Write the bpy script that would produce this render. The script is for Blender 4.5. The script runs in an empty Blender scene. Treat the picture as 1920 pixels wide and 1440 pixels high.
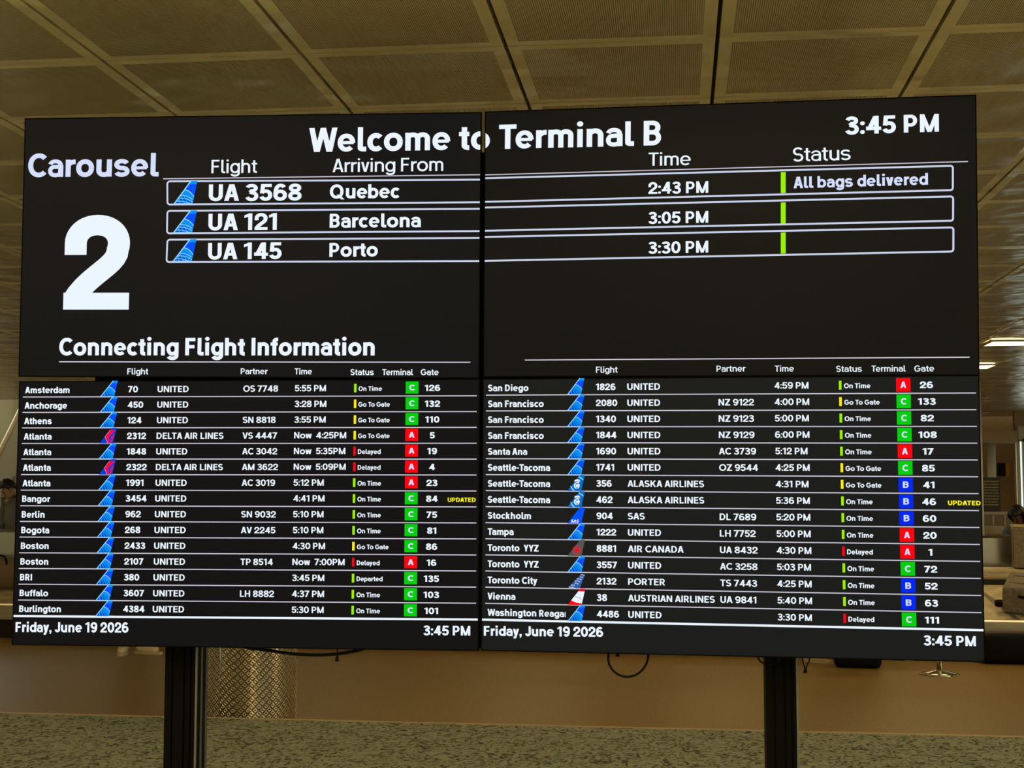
import bpy, bmesh, math, random
from mathutils import Vector, Matrix, Euler

random.seed(7)
SC = bpy.context.scene
COL = SC.collection

# ------------------------------------------------------------------ camera
F = 2650.0                                    # focal length in pixels of a 1920 x 1440 frame
cam = bpy.data.cameras.new('camera')
cam.sensor_fit = 'HORIZONTAL'
cam.sensor_width = 36.0
cam.lens = F / 1920 * 36.0
cam.clip_start = 0.05
cam.clip_end = 200
CAM = bpy.data.objects.new('camera', cam)
COL.objects.link(CAM)
CAM_LOC = Vector((0, 0, 1.5))
CAM.location = CAM_LOC
CAM.rotation_euler = (math.radians(90 + 4.42), 0, math.radians(6.67))
SC.camera = CAM
RC = Euler(CAM.rotation_euler).to_matrix()

# ------------------------------------------------------------------ world, exposure
SC.view_settings.view_transform = 'Standard'
SC.view_settings.look = 'None'
SC.view_settings.gamma = 1
SC.view_settings.use_curve_mapping = False
SC.view_settings.exposure = 0.0
SC.cycles.use_denoising = True
world = bpy.data.worlds.new('hall_ambient')
SC.world = world
world.use_nodes = True
world.node_tree.nodes['Background'].inputs[0].default_value = (1.0, 0.78, 0.46, 1)
world.node_tree.nodes['Background'].inputs[1].default_value = 0.34


def ray(px, py):
    return RC @ Vector(((px - 960) / F, (720 - py) / F, -1))


def on_z(px, py, z):
    d = ray(px, py)
    return CAM_LOC + d * ((z - CAM_LOC.z) / d.z)


def on_y(px, py, y):
    d = ray(px, py)
    return CAM_LOC + d * ((y - CAM_LOC.y) / d.y)


# ------------------------------------------------------------------ materials
def principled(name, color, rough=0.5, metal=0.0, spec=0.5, emit=None, strength=0.0):
    m = bpy.data.materials.new(name)
    m.use_nodes = True
    p = m.node_tree.nodes['Principled BSDF']
    p.inputs['Base Color'].default_value = (*color, 1)
    p.inputs['Roughness'].default_value = rough
    p.inputs['Metallic'].default_value = metal
    p.inputs['Specular IOR Level'].default_value = spec
    if emit:
        p.inputs['Emission Color'].default_value = (*emit, 1)
        p.inputs['Emission Strength'].default_value = strength
    return m


def emission(name, color, strength=1.0, sample=False):
    m = bpy.data.materials.new(name)
    m.use_nodes = True
    nt = m.node_tree
    nt.nodes.clear()
    e = nt.nodes.new('ShaderNodeEmission')
    e.inputs[0].default_value = (*color, 1)
    e.inputs[1].default_value = strength
    o = nt.nodes.new('ShaderNodeOutputMaterial')
    nt.links.new(e.outputs[0], o.inputs[0])
    if not sample:
        m.cycles.emission_sampling = 'NONE'
    return m


def srgb(r, g, b):
    f = lambda c: c / 12.92 if c <= 0.04045 else ((c + 0.055) / 1.055) ** 2.4
    return (f(r / 255), f(g / 255), f(b / 255))


def noise_color(m, scale, c0, c1, lo=0.35, hi=0.65, detail=4, stretch=(1, 1, 1), distort=0.0, bump=0.0, bump_scale=None):
    nt = m.node_tree
    p = nt.nodes['Principled BSDF']
    tc = nt.nodes.new('ShaderNodeTexCoord')
    mp = nt.nodes.new('ShaderNodeMapping')
    mp.inputs['Scale'].default_value = stretch
    n = nt.nodes.new('ShaderNodeTexNoise')
    n.inputs['Scale'].default_value = scale
    n.inputs['Detail'].default_value = detail
    n.inputs['Distortion'].default_value = distort
    r = nt.nodes.new('ShaderNodeValToRGB')
    r.color_ramp.elements[0].position = lo
    r.color_ramp.elements[1].position = hi
    r.color_ramp.elements[0].color = (*c0, 1)
    r.color_ramp.elements[1].color = (*c1, 1)
    L = nt.links.new
    L(tc.outputs['Object'], mp.inputs[0])
    L(mp.outputs[0], n.inputs['Vector'])
    L(n.outputs['Fac'], r.inputs[0])
    L(r.outputs[0], p.inputs['Base Color'])
    if bump:
        b = nt.nodes.new('ShaderNodeBump')
        b.inputs['Strength'].default_value = bump
        b.inputs['Distance'].default_value = 0.01
        L(n.outputs['Fac'], b.inputs['Height'])
        L(b.outputs[0], p.inputs['Normal'])
    return m


def wavy(m, scale, strength, dist, stretch=(1, 1, 1)):
    nt = m.node_tree
    p = nt.nodes['Principled BSDF']
    tc = nt.nodes.new('ShaderNodeTexCoord')
    mp = nt.nodes.new('ShaderNodeMapping')
    mp.inputs['Scale'].default_value = stretch
    n = nt.nodes.new('ShaderNodeTexNoise')
    n.inputs['Scale'].default_value = scale
    n.inputs['Detail'].default_value = 2
    b = nt.nodes.new('ShaderNodeBump')
    b.inputs['Strength'].default_value = strength
    b.inputs['Distance'].default_value = dist
    L = nt.links.new
    L(tc.outputs['Object'], mp.inputs[0])
    L(mp.outputs[0], n.inputs['Vector'])
    L(n.outputs['Fac'], b.inputs['Height'])
    L(b.outputs[0], p.inputs['Normal'])
    return m


M = {}
M['white'] = emission('lit_text_white', srgb(236, 246, 255))
M['lavender'] = emission('lit_text_pale_violet', srgb(214, 224, 253))
M['line'] = emission('lit_line_grey', srgb(205, 200, 215))
M['boxline'] = emission('lit_box_line', srgb(203, 212, 236))
M['lime'] = emission('lit_lime', srgb(156, 240, 8))
M['yellow'] = emission('lit_yellow', srgb(250, 234, 18))
M['updated'] = emission('lit_updated_yellow', srgb(250, 240, 30))
M['red'] = emission('lit_red', srgb(252, 6, 16))
M['green'] = emission('lit_green', srgb(10, 205, 16))
M['blue'] = emission('lit_blue', srgb(6, 40, 240))
M['u_dark'] = emission('lit_tail_blue', srgb(6, 82, 250))
M['u_mid'] = emission('lit_tail_sky', srgb(14, 146, 246))
M['u_line'] = emission('lit_tail_pale', srgb(150, 218, 255))
M['u_cell'] = emission('lit_tail_cell', srgb(2, 74, 190))
M['navy'] = emission('lit_tail_navy', srgb(12, 62, 205))
M['crimson'] = emission('lit_tail_crimson', srgb(240, 10, 70))
M['a_blue'] = emission('lit_tail_teal', srgb(6, 112, 200))
M['grey'] = emission('lit_tail_grey', srgb(82, 84, 86))
M['steelblue'] = emission('lit_tail_steel', srgb(48, 92, 160))

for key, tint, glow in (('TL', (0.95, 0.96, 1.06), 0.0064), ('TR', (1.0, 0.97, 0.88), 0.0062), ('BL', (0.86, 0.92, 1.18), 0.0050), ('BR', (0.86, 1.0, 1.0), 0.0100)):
    M['screen_' + key] = principled('lit_black_screen', (0.002, 0.002, 0.0022), 0.30, 0, 0.035, tint, glow)   # backlight leak plus reflected room light, painted in as per-screen glow
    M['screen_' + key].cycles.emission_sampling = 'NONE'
M['housing'] = principled('black_plastic', (0.0015, 0.0015, 0.0015), 0.5, 0, 0.03)
M['black_alu'] = principled('black_anodised_aluminium', (0.0022, 0.0022, 0.0022), 0.5, 0.0, 0.05)
M['glint_alu'] = principled('aluminium_glint', (0.16, 0.19, 0.20), 0.38, 0.8)  # pale metal that puts the reflections along the post grooves into the colour
M['rubber'] = principled('black_cable', (0.002, 0.002, 0.002), 0.55, 0, 0.1)

M['ceil_metal'] = wavy(principled('ceiling_painted_metal', (0.82, 0.75, 0.50), 0.24, 0.5), 2.2, 0.8, 0.055, (1, 1.6, 1))
M['perf'] = principled('ceiling_perforated_metal', (0.43, 0.385, 0.275), 0.26, 0.5)
M['gap'] = principled('ceiling_gap', (0.02, 0.016, 0.01), 0.8)
M['floor'] = noise_color(principled('brown_floor', (0.2, 0.14, 0.06), 0.42, 0, 0.45), 45, (0.215, 0.132, 0.034), (0.335, 0.218, 0.068), 0.3, 0.7, 8)
M['carpet'] = noise_color(principled('flecked_green_carpet', (0.2, 0.2, 0.1), 0.95, 0, 0.1), 17, (0.085, 0.095, 0.07), (0.40, 0.43, 0.34), 0.37, 0.53, 3, (1, 0.72, 1), 2.2, 0.6)
M['trim'] = principled('pale_edge_strip', (0.62, 0.47, 0.26), 0.4, 0.3)
M['beige'] = principled('beige_wall', (0.80, 0.80, 0.64), 0.7)
M['dark_wall'] = principled('brown_soffit', (0.46, 0.36, 0.22), 0.6)
M['pale_wall'] = principled('pale_column_paint', (0.62, 0.64, 0.55), 0.55)
M['steel'] = noise_color(principled('brushed_steel', (0.5, 0.47, 0.40), 0.33, 0.85), 6, (0.42, 0.40, 0.33), (0.60, 0.57, 0.48), 0.3, 0.7, 3, (0.4, 6, 6))
M['steel_mirror'] = principled('polished_steel', (0.55, 0.58, 0.58), 0.16, 1.0)
M['belt'] = noise_color(principled('worn_belt_plate', (0.33, 0.30, 0.22), 0.5, 0.4), 9, (0.48, 0.41, 0.27), (0.74, 0.65, 0.45), 0.3, 0.7, 5)
M['black'] = principled('dark_recess', (0.006, 0.005, 0.004), 0.6)
M['daylight'] = emission('bright_window', (0.88, 1.0, 0.84), 8.5, True)
M['daylight_far'] = emission('far_bright_window', (0.80, 1.0, 0.95), 1.3, True)
M['stair_fill'] = emission('stair_fill_glow', (0.85, 1.0, 0.90), 3.0, True)  # added glow for the stairs and back wall
M['lamp'] = emission('warm_lamp_diffuser', (1.0, 0.73, 0.33), 11.0, True)
M['lamp_frame'] = principled('lamp_housing', (0.4, 0.33, 0.2), 0.5)
M['case_black'] = principled('black_suitcase_fabric', (0.003, 0.003, 0.0035), 0.6, 0, 0.15)
M['case_grey'] = noise_color(principled('grey_suitcase_fabric', (0.16, 0.13, 0.10), 0.75), 30, (0.15, 0.125, 0.09), (0.24, 0.20, 0.15))
M['case_brown'] = noise_color(principled('brown_case_fabric', (0.18, 0.13, 0.09), 0.8), 40, (0.17, 0.13, 0.09), (0.25, 0.19, 0.13))
M['zip'] = principled('zip_tape', (0.10, 0.07, 0.05), 0.5)
M['chrome'] = principled('chrome', (0.75, 0.72, 0.62), 0.12, 1.0)
M['skin'] = principled('skin', (0.42, 0.24, 0.14), 0.55)
M['skin_dark'] = principled('skin_brown', (0.17, 0.075, 0.04), 0.5)
M['hair'] = principled('black_hair', (0.008, 0.006, 0.005), 0.45)
M['eye'] = principled('eye_dark', (0.02, 0.012, 0.01), 0.3)
M['lip'] = principled('lips', (0.30, 0.11, 0.08), 0.5)
M['cloth_black'] = principled('black_cloth', (0.008, 0.008, 0.009), 0.9)
M['cloth_grey'] = principled('grey_fleece', (0.14, 0.145, 0.135), 0.9)
M['cloth_navy'] = principled('dark_trousers', (0.02, 0.022, 0.03), 0.9)
M['denim'] = noise_color(principled('blue_denim', (0.1, 0.14, 0.2), 0.85), 40, (0.08, 0.12, 0.18), (0.17, 0.22, 0.29))
M['cloth_white'] = principled('white_shirt', (0.55, 0.52, 0.46), 0.85)
M['shoe_cream'] = principled('cream_sneaker', (0.72, 0.58, 0.34), 0.6)
M['shoe_sole'] = principled('sneaker_sole', (0.55, 0.46, 0.30), 0.7)
M['board'] = principled('black_notice_board', (0.012, 0.011, 0.010), 0.5)
M['board_yellow'] = principled('yellow_print', (0.42, 0.33, 0.06), 0.6)
M['sign_yellow'] = principled('yellow_sign_face', (0.85, 0.58, 0.03), 0.5)
M['counter'] = principled('beige_counter_panel', (0.42, 0.36, 0.24), 0.45, 0.2)
M['counter_dark'] = principled('brown_counter_panel', (0.20, 0.15, 0.09), 0.45, 0.2)
M['phone'] = principled('phone_shell', (0.02, 0.02, 0.025), 0.3)
M['bag_brown'] = principled('brown_duffel_cloth', (0.20, 0.14, 0.08), 0.75)


def bin_material():
    m = principled('embossed_steel_sheet', (0.74, 0.68, 0.53), 0.24, 1.0)
    nt = m.node_tree
    L = nt.links.new
    N = nt.nodes.new
    p = nt.nodes['Principled BSDF']
    uv = N('ShaderNodeUVMap')
    uv.uv_map = 'wrap'
    sep = N('ShaderNodeSeparateXYZ')
    L(uv.outputs[0], sep.inputs[0])

    def math_(op, a, b=None):
        n = N('ShaderNodeMath')
        n.operation = op
        for i, v in enumerate((a, b)):
            if v is None:
                continue
            if isinstance(v, (int, float)):
                n.inputs[i].default_value = v
            else:
                L(v, n.inputs[i])
        return n.outputs[0]
    u, v = sep.outputs[0], sep.outputs[1]
    k = math.pi / 0.0235
    a = math_('SINE', math_('MULTIPLY', math_('ADD', u, v), k))
    b = math_('SINE', math_('MULTIPLY', math_('SUBTRACT', u, v), k))
    pr = math_('MULTIPLY', math_('SINE', math_('MULTIPLY', u, k)), math_('SINE', math_('MULTIPLY', v, k)))
    sel = math_('GREATER_THAN', pr, 0.0)
    inv = math_('SUBTRACT', 1.0, sel)
    h = math_('ADD', math_('MULTIPLY', math_('ABSOLUTE', a), sel), math_('MULTIPLY', math_('ABSOLUTE', b), inv))
    bp = N('ShaderNodeBump')
    bp.inputs['Strength'].default_value = 1.0
    bp.inputs['Distance'].default_value = 0.010
    L(h, bp.inputs['Height'])
    L(bp.outputs[0], p.inputs['Normal'])
    return m


M['bin'] = bin_material()


def perforate(m):
    nt = m.node_tree
    L = nt.links.new
    N = nt.nodes.new
    p = nt.nodes['Principled BSDF']
    tc = N('ShaderNodeTexCoord')
    mp = N('ShaderNodeMapping')
    mp.inputs['Scale'].default_value = (170, 170, 0)
    vo = N('ShaderNodeTexVoronoi')
    vo.inputs['Scale'].default_value = 1.0
    vo.inputs['Randomness'].default_value = 0.0
    r = N('ShaderNodeValToRGB')
    r.color_ramp.elements[0].position = 0.26
    r.color_ramp.elements[1].position = 0.34
    r.color_ramp.elements[0].color = (0.10, 0.08, 0.05, 1)
    r.color_ramp.elements[1].color = (0.62, 0.55, 0.36, 1)
    n = N('ShaderNodeTexNoise')
    n.inputs['Scale'].default_value = 2.4
    n.inputs['Detail'].default_value = 2
    b = N('ShaderNodeBump')
    b.inputs['Strength'].default_value = 0.8
    b.inputs['Distance'].default_value = 0.055
    L(tc.outputs['Object'], mp.inputs[0])
    L(mp.outputs[0], vo.inputs['Vector'])
    L(vo.outputs['Distance'], r.inputs[0])
    L(r.outputs[0], p.inputs['Base Color'])
    L(tc.outputs['Object'], n.inputs['Vector'])
    L(n.outputs['Fac'], b.inputs['Height'])
    L(b.outputs[0], p.inputs['Normal'])
    return m


perforate(M['perf'])


# ------------------------------------------------------------------ mesh helpers
class MB:
    def __init__(self):
        self.v, self.f, self.mi, self.mats = [], [], [], []

    def slot(self, mat):
        if mat not in self.mats:
            self.mats.append(mat)
        return self.mats.index(mat)

    def poly(self, pts, mat):
        n = len(self.v)
        self.v += [tuple(p) for p in pts]
        self.f.append(tuple(range(n, n + len(pts))))
        self.mi.append(self.slot(mat))

    def box(self, lo, hi, mat, mtx=None):
        x0, y0, z0 = lo
        x1, y1, z1 = hi
        c = [Vector(p) for p in ((x0, y0, z0), (x1, y0, z0), (x1, y1, z0), (x0, y1, z0), (x0, y0, z1), (x1, y0, z1), (x1, y1, z1), (x0, y1, z1))]
        if mtx:
            c = [mtx @ p for p in c]
        n = len(self.v)
        self.v += [tuple(p) for p in c]
        for q in ((0, 3, 2, 1), (4, 5, 6, 7), (0, 1, 5, 4), (1, 2, 6, 5), (2, 3, 7, 6), (3, 0, 4, 7)):
            self.f.append(tuple(n + i for i in q))
            self.mi.append(self.slot(mat))

    def tube(self, pts, r, mat, seg=10, caps=True):
        pts = [Vector(p) for p in pts]
        rs = r if isinstance(r, (list, tuple)) else [r] * len(pts)
        rings = []
        ref = Vector((0.13, 0.37, 0.92))
        for i, p in enumerate(pts):
            t = (pts[min(i + 1, len(pts) - 1)] - pts[max(i - 1, 0)]).normalized()
            a = t.cross(ref)
            if a.length < 1e-3:
                a = t.cross(Vector((1, 0, 0)))
            a.normalize()
            b = t.cross(a)
            n = len(self.v)
            for k in range(seg):
                an = 2 * math.pi * k / seg
                self.v.append(tuple(p + (a * math.cos(an) + b * math.sin(an)) * rs[i]))
            rings.append(n)
        s = self.slot(mat)
        for i in range(len(rings) - 1):
            for k in range(seg):
                k2 = (k + 1) % seg
                self.f.append((rings[i] + k, rings[i] + k2, rings[i + 1] + k2, rings[i + 1] + k))
                self.mi.append(s)
        if caps:
            self.f.append(tuple(rings[0] + k for k in range(seg))[::-1])
            self.f.append(tuple(rings[-1] + k for k in range(seg)))
            self.mi += [s, s]

    def lathe(self, prof, mat, seg=48, center=(0, 0, 0)):
        n = len(self.v)
        s = self.slot(mat)
        cx, cy, cz = center
        for r, z in prof:
            for k in range(seg):
                a = 2 * math.pi * k / seg
                self.v.append((cx + r * math.cos(a), cy + r * math.sin(a), cz + z))
        for i in range(len(prof) - 1):
            for k in range(seg):
                k2 = (k + 1) % seg
                self.f.append((n + i * seg + k, n + i * seg + k2, n + (i + 1) * seg + k2, n + (i + 1) * seg + k))
                self.mi.append(s)

    def build(self, name, parent=None, smooth=False, bevel=0.0, bevel_seg=2):
        me = bpy.data.meshes.new(name)
        me.from_pydata(self.v, [], self.f)
        for m in self.mats:
            me.materials.append(m)
        me.polygons.foreach_set('material_index', self.mi)
        if smooth:
            me.polygons.foreach_set('use_smooth', [True] * len(me.polygons))
        me.update()
        o = bpy.data.objects.new(name, me)
        COL.objects.link(o)
        if parent:
            o.parent = parent
        if bevel:
            b = o.modifiers.new('edge', 'BEVEL')
            b.width = bevel
            b.segments = bevel_seg
            b.limit_method = 'ANGLE'
        return o


def tag(o, label=None, cat=None, group=None, kind=None):
    if label:
        o['label'] = label
    if cat:
        o['category'] = cat
    if group:
        o['group'] = group
    if kind:
        o['kind'] = kind
    return o


def thing(name, label, cat, loc=(0, 0, 0), rotz=0.0, group=None):
    o = bpy.data.objects.new(name, None)
    o.empty_display_size = 0.1
    COL.objects.link(o)
    o.location = loc
    o.rotation_euler = (0, 0, rotz)
    return tag(o, label, cat, group)


def structure(o):
    o['kind'] = 'structure'
    return o


# ------------------------------------------------------------------ setting: ceiling
CEIL = 2.8
PITCH = 0.612
GX, GY = -0.487, 4.005


def build_ceiling():
    mb = MB()
    brd, gap = 0.036, 0.006
    for i in range(-15, 22):
        for j in range(-9, 34):
            x0, y0 = GX + i * PITCH + gap, GY + j * PITCH + gap * 0.6
            x1, y1 = x0 + PITCH - 2 * gap, y0 + PITCH - 1.2 * gap
            if x0 < -4.2 and y1 > 19.0:
                continue
            amp = 0.0008 + 0.0010 * min(1.0, max(0.0, (y0 - 5) / 5))
            zz = [CEIL + random.uniform(-amp, amp) for _ in range(4)]

            def P(x, y, dz=0.0):
                u, v = (x - x0) / (x1 - x0), (y - y0) / (y1 - y0)
                z = zz[0] * (1 - u) * (1 - v) + zz[1] * u * (1 - v) + zz[2] * u * v + zz[3] * (1 - u) * v
                return (x, y, z + dz)
            a0, a1, b0, b1 = x0 + brd, x1 - brd, y0 + brd, y1 - brd
            mt, pf = M['ceil_metal'], M['perf']
            mb.poly([P(x0, y0), P(x0, y1), P(a0, b1), P(a0, b0)], mt)
            mb.poly([P(x1, y1), P(x1, y0), P(a1, b0), P(a1, b1)], mt)
            mb.poly([P(x0, y0), P(a0, b0), P(a1, b0), P(x1, y0)], mt)
            mb.poly([P(x0, y1), P(x1, y1), P(a1, b1), P(a0, b1)], mt)
            mb.poly([P(a0, b0), P(a0, b1), P(a1, b1), P(a1, b0)], pf)
            up = 0.03
            mb.poly([P(x0, y0), P(x1, y0), P(x1, y0, up), P(x0, y0, up)], mt)
            mb.poly([P(x1, y1), P(x0, y1), P(x0, y1, up), P(x1, y1, up)], mt)
            mb.poly([P(x0, y1), P(x0, y0), P(x0, y0, up), P(x0, y1, up)], mt)
            mb.poly([P(x1, y0), P(x1, y1), P(x1, y1, up), P(x1, y0, up)], mt)
    xa, xb = GX - 15 * PITCH, GX + 22 * PITCH
    ya, yb = GY - 9 * PITCH, GY + 34 * PITCH
    mb.box((-4.2, ya, CEIL + 0.03), (xb, yb, CEIL + 0.06), M['gap'])
    mb.box((xa, ya, CEIL + 0.03), (-4.2, 19.0, CEIL + 0.06), M['gap'])
    structure(mb.build('ceiling'))


build_ceiling()

# ------------------------------------------------------------------ setting: floor, walls
E_L, E_R = on_z(0, 1337.5, 0.05), on_z(1920, 1383, 0.05)
sl = (E_R.y - E_L.y) / (E_R.x - E_L.x)


def edge_y(x):
    return E_L.y + sl * (x - E_L.x)


mb = MB()
mb.poly([(-14, -7, 0), (14, -7, 0), (14, 29, 0), (-14, 29, 0)], M['floor'])
structure(mb.build('floor'))
mb = MB()
pts = [(-13.5, -6.5), (12.5, -6.5), (12.5, edge_y(12.5)), (-13.5, edge_y(-13.5))]
mb.poly([(x, y, 0.05) for x, y in pts], M['carpet'])
for a in range(4):
    b = (a + 1) % 4
    mb.poly([(*pts[a], 0.002), (*pts[b], 0.002), (*pts[b], 0.05), (*pts[a], 0.05)], M['carpet'])
structure(mb.build('floor_carpet'))
mb = MB()
ang = math.atan(sl)
mt = Matrix.Translation((0, edge_y(0), 0)) @ Matrix.Rotation(ang, 4, 'Z')
mb.box((-12, 0.002, 0.002), (10, 0.020, 0.056), M['trim'], mt)
structure(mb.build('trim_1'))

mb = MB()
mb.box((-14, 28.6, 0), (14, 28.8, 7), M['beige'])
structure(mb.build('wall_back'))
mb = MB()
mb.box((-14.2, -7, 0), (-14, 28.6, 7), M['beige'])
structure(mb.build('wall_left'))
mb = MB()
mb.box((13.0, -7, 0), (13.2, 28.6, 2.83), M['beige'])
structure(mb.build('wall_right'))

# daylight window in the right-hand wall, behind and to the right of the camera
mb = MB()
for k in range(5):
    y0 = -4.0 + k * 1.7
    mb.box((12.94, y0, 0.6), (12.97, y0 + 1.6, 2.5), M['daylight'])
wp = mb.build('window_1')
structure(wp)
mb = MB()
for k in range(6):
    y0 = -4.1 + k * 1.7
    mb.box((12.88, y0, 0.5), (12.999, y0 + 0.1, 2.6), M['housing'])
mb.box((12.88, -4.1, 0.5), (12.999, 4.5, 0.6), M['housing'])
mb.box((12.88, -4.1, 2.5), (12.999, 4.5, 2.6), M['housing'])
mb.build('window_frame', wp)


# added glowing panes, unseen at the left, to brighten stairs and back wall
mb = MB()
for k in range(4):
    mb.box((-13.97, 20.0 + k * 1.8, 3.0), (-13.94, 21.6 + k * 1.8, 6.0), M['stair_fill'])
wp = mb.build('stair_fill_window')
structure(wp)
mb = MB()
for k in range(5):
    mb.box((-13.999, 19.85 + k * 1.8, 2.9), (-13.90, 19.98 + k * 1.8, 6.1), M['pale_wall'])
mb.build('window_frame', wp)  # frame around the added panes


# ------------------------------------------------------------------ ceiling lights
def ceiling_light(x, y, sx, sy, label):
    t = thing('ceiling_light', label, 'light', (x, y, CEIL - 0.012), 0, 'linear ceiling lights')
    mb = MB()
    mb.box((-sx / 2, -sy / 2, -0.008), (sx / 2, sy / 2, 0.004), M['lamp'])
    mb.build('diffuser', t)
    mb = MB()
    fw = 0.02
    mb.box((-sx / 2 - fw, -sy / 2 - fw, -0.012), (sx / 2 + fw, -sy / 2 - 0.001, 0.006), M['lamp_frame'])
    mb.box((-sx / 2 - fw, sy / 2 + 0.001, -0.012), (sx / 2 + fw, sy / 2 + fw, 0.006), M['lamp_frame'])
    mb.box((-sx / 2 - fw, -sy / 2, -0.012), (-sx / 2 - 0.001, sy / 2, 0.006), M['lamp_frame'])
    mb.box((sx / 2 + 0.001, -sy / 2, -0.012), (sx / 2 + fw, sy / 2, 0.006), M['lamp_frame'])
    mb.build('frame', t)


pa = on_z(1853, 640, CEIL)
ceiling_light(pa.x + 0.6, pa.y, 1.2, 0.34, 'long lit ceiling strip at the right, nearer of the two beside the display')
pa = on_z(1858, 684, CEIL)
ceiling_light(pa.x - 0.6, pa.y, 1.2, 0.40, 'short lit ceiling strip further back, its end showing past the right display edge')
for n, (x, y) in enumerate(((6.0, 12.474), (8.4, 12.474), (6.0, 16.3), (8.4, 16.3), (6.6, 19.4), (9.0, 19.4))):
    ceiling_light(x, y, 1.2, 0.34, 'added fill light strip over the carousel, beyond the right picture edge')  # unseen lamps added to brighten the carousel and its ceiling reflections
for n, (x, y) in enumerate(((-1.9, 7.05), (0.56, 7.05), (-1.9, 10.1), (0.56, 10.1), (-1.9, 13.2), (0.56, 13.2), (-4.3, 16.3), (-1.9, 16.3), (0.56, 16.3), (-1.9, 19.4), (0.56, 19.4), (2.8, 19.4), (-1.9, 22.4), (0.56, 22.4), (3.0, 22.4))):
    ceiling_light(x, y, 1.2, 0.16, 'added warm fill strip in the ceiling, hidden behind the display wall')  # lamps added out of view to light the floor and far hall
for n, (x, y) in enumerate(((-5.3, 7.05), (-6.6, 10.1), (-8.2, 13.2), (-9.9, 16.3), (3.0, 7.05), (3.8, 10.1))):
    ceiling_light(x, y, 1.2, 0.2, 'added warm fill strip in the ceiling, outside the picture beside the display wall')  # unseen lamps added to lift the floor at both sides
for n, (x, y) in enumerate([(x, y) for y in (-3.8, -2.0, -0.2, 1.6) for x in (-6.2, -4.1, -2.0, 0.1, 2.2, 4.3)]):
    ceiling_light(x, y, 1.5, 0.62, 'added unseen warm fill strip in the ceiling in front of the display wall')  # added lamps whose bounce off the carpet brightens the near ceiling


# ------------------------------------------------------------------ lettering drawn as strokes
def ribbon(pts, w):
    n = len(pts)
    L, R = [], []
    for i in range(n):
        a = pts[max(i - 1, 0)]
        b = pts[i]
        c = pts[min(i + 1, n - 1)]

        def nrm(p, q):
            dx, dy = q[0] - p[0], q[1] - p[1]
            l = math.hypot(dx, dy) or 1e-9
            return (-dy / l, dx / l)
        if i == 0:
            m = nrm(b, c)
            k = 1.0
        elif i == n - 1:
            m = nrm(a, b)
            k = 1.0
        else:
            n1, n2 = nrm(a, b), nrm(b, c)
            sx, sy = n1[0] + n2[0], n1[1] + n2[1]
            d = 1 + n1[0] * n2[0] + n1[1] * n2[1]
            d = max(d, 0.35)
            m = (sx / d, sy / d)
            k = 1.0
        L.append((b[0] + m[0] * w / 2 * k, b[1] + m[1] * w / 2 * k))
        R.append((b[0] - m[0] * w / 2 * k, b[1] - m[1] * w / 2 * k))
    return [[L[i], R[i], R[i + 1], L[i + 1]] for i in range(n - 1)]


def arc(cx, cy, rx, ry, a0, a1, n=16, p=2.1):
    out = []
    for i in range(n + 1):
        a = math.radians(a0 + (a1 - a0) * i / n)
        c, s = math.cos(a), math.sin(a)
        out.append((cx + rx * math.copysign(abs(c) ** (2 / p), c), cy + ry * math.copysign(abs(s) ** (2 / p), s)))
    return out


def rect(x0, y0, x1, y1):
    return [(x0, y0), (x1, y0), (x1, y1), (x0, y1)]


def diag(x0, y0, x1, y1, t):
    return [(x0 - t / 2, y0), (x0 + t / 2, y0), (x1 + t / 2, y1), (x1 - t / 2, y1)]


XH = 0.735


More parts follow.
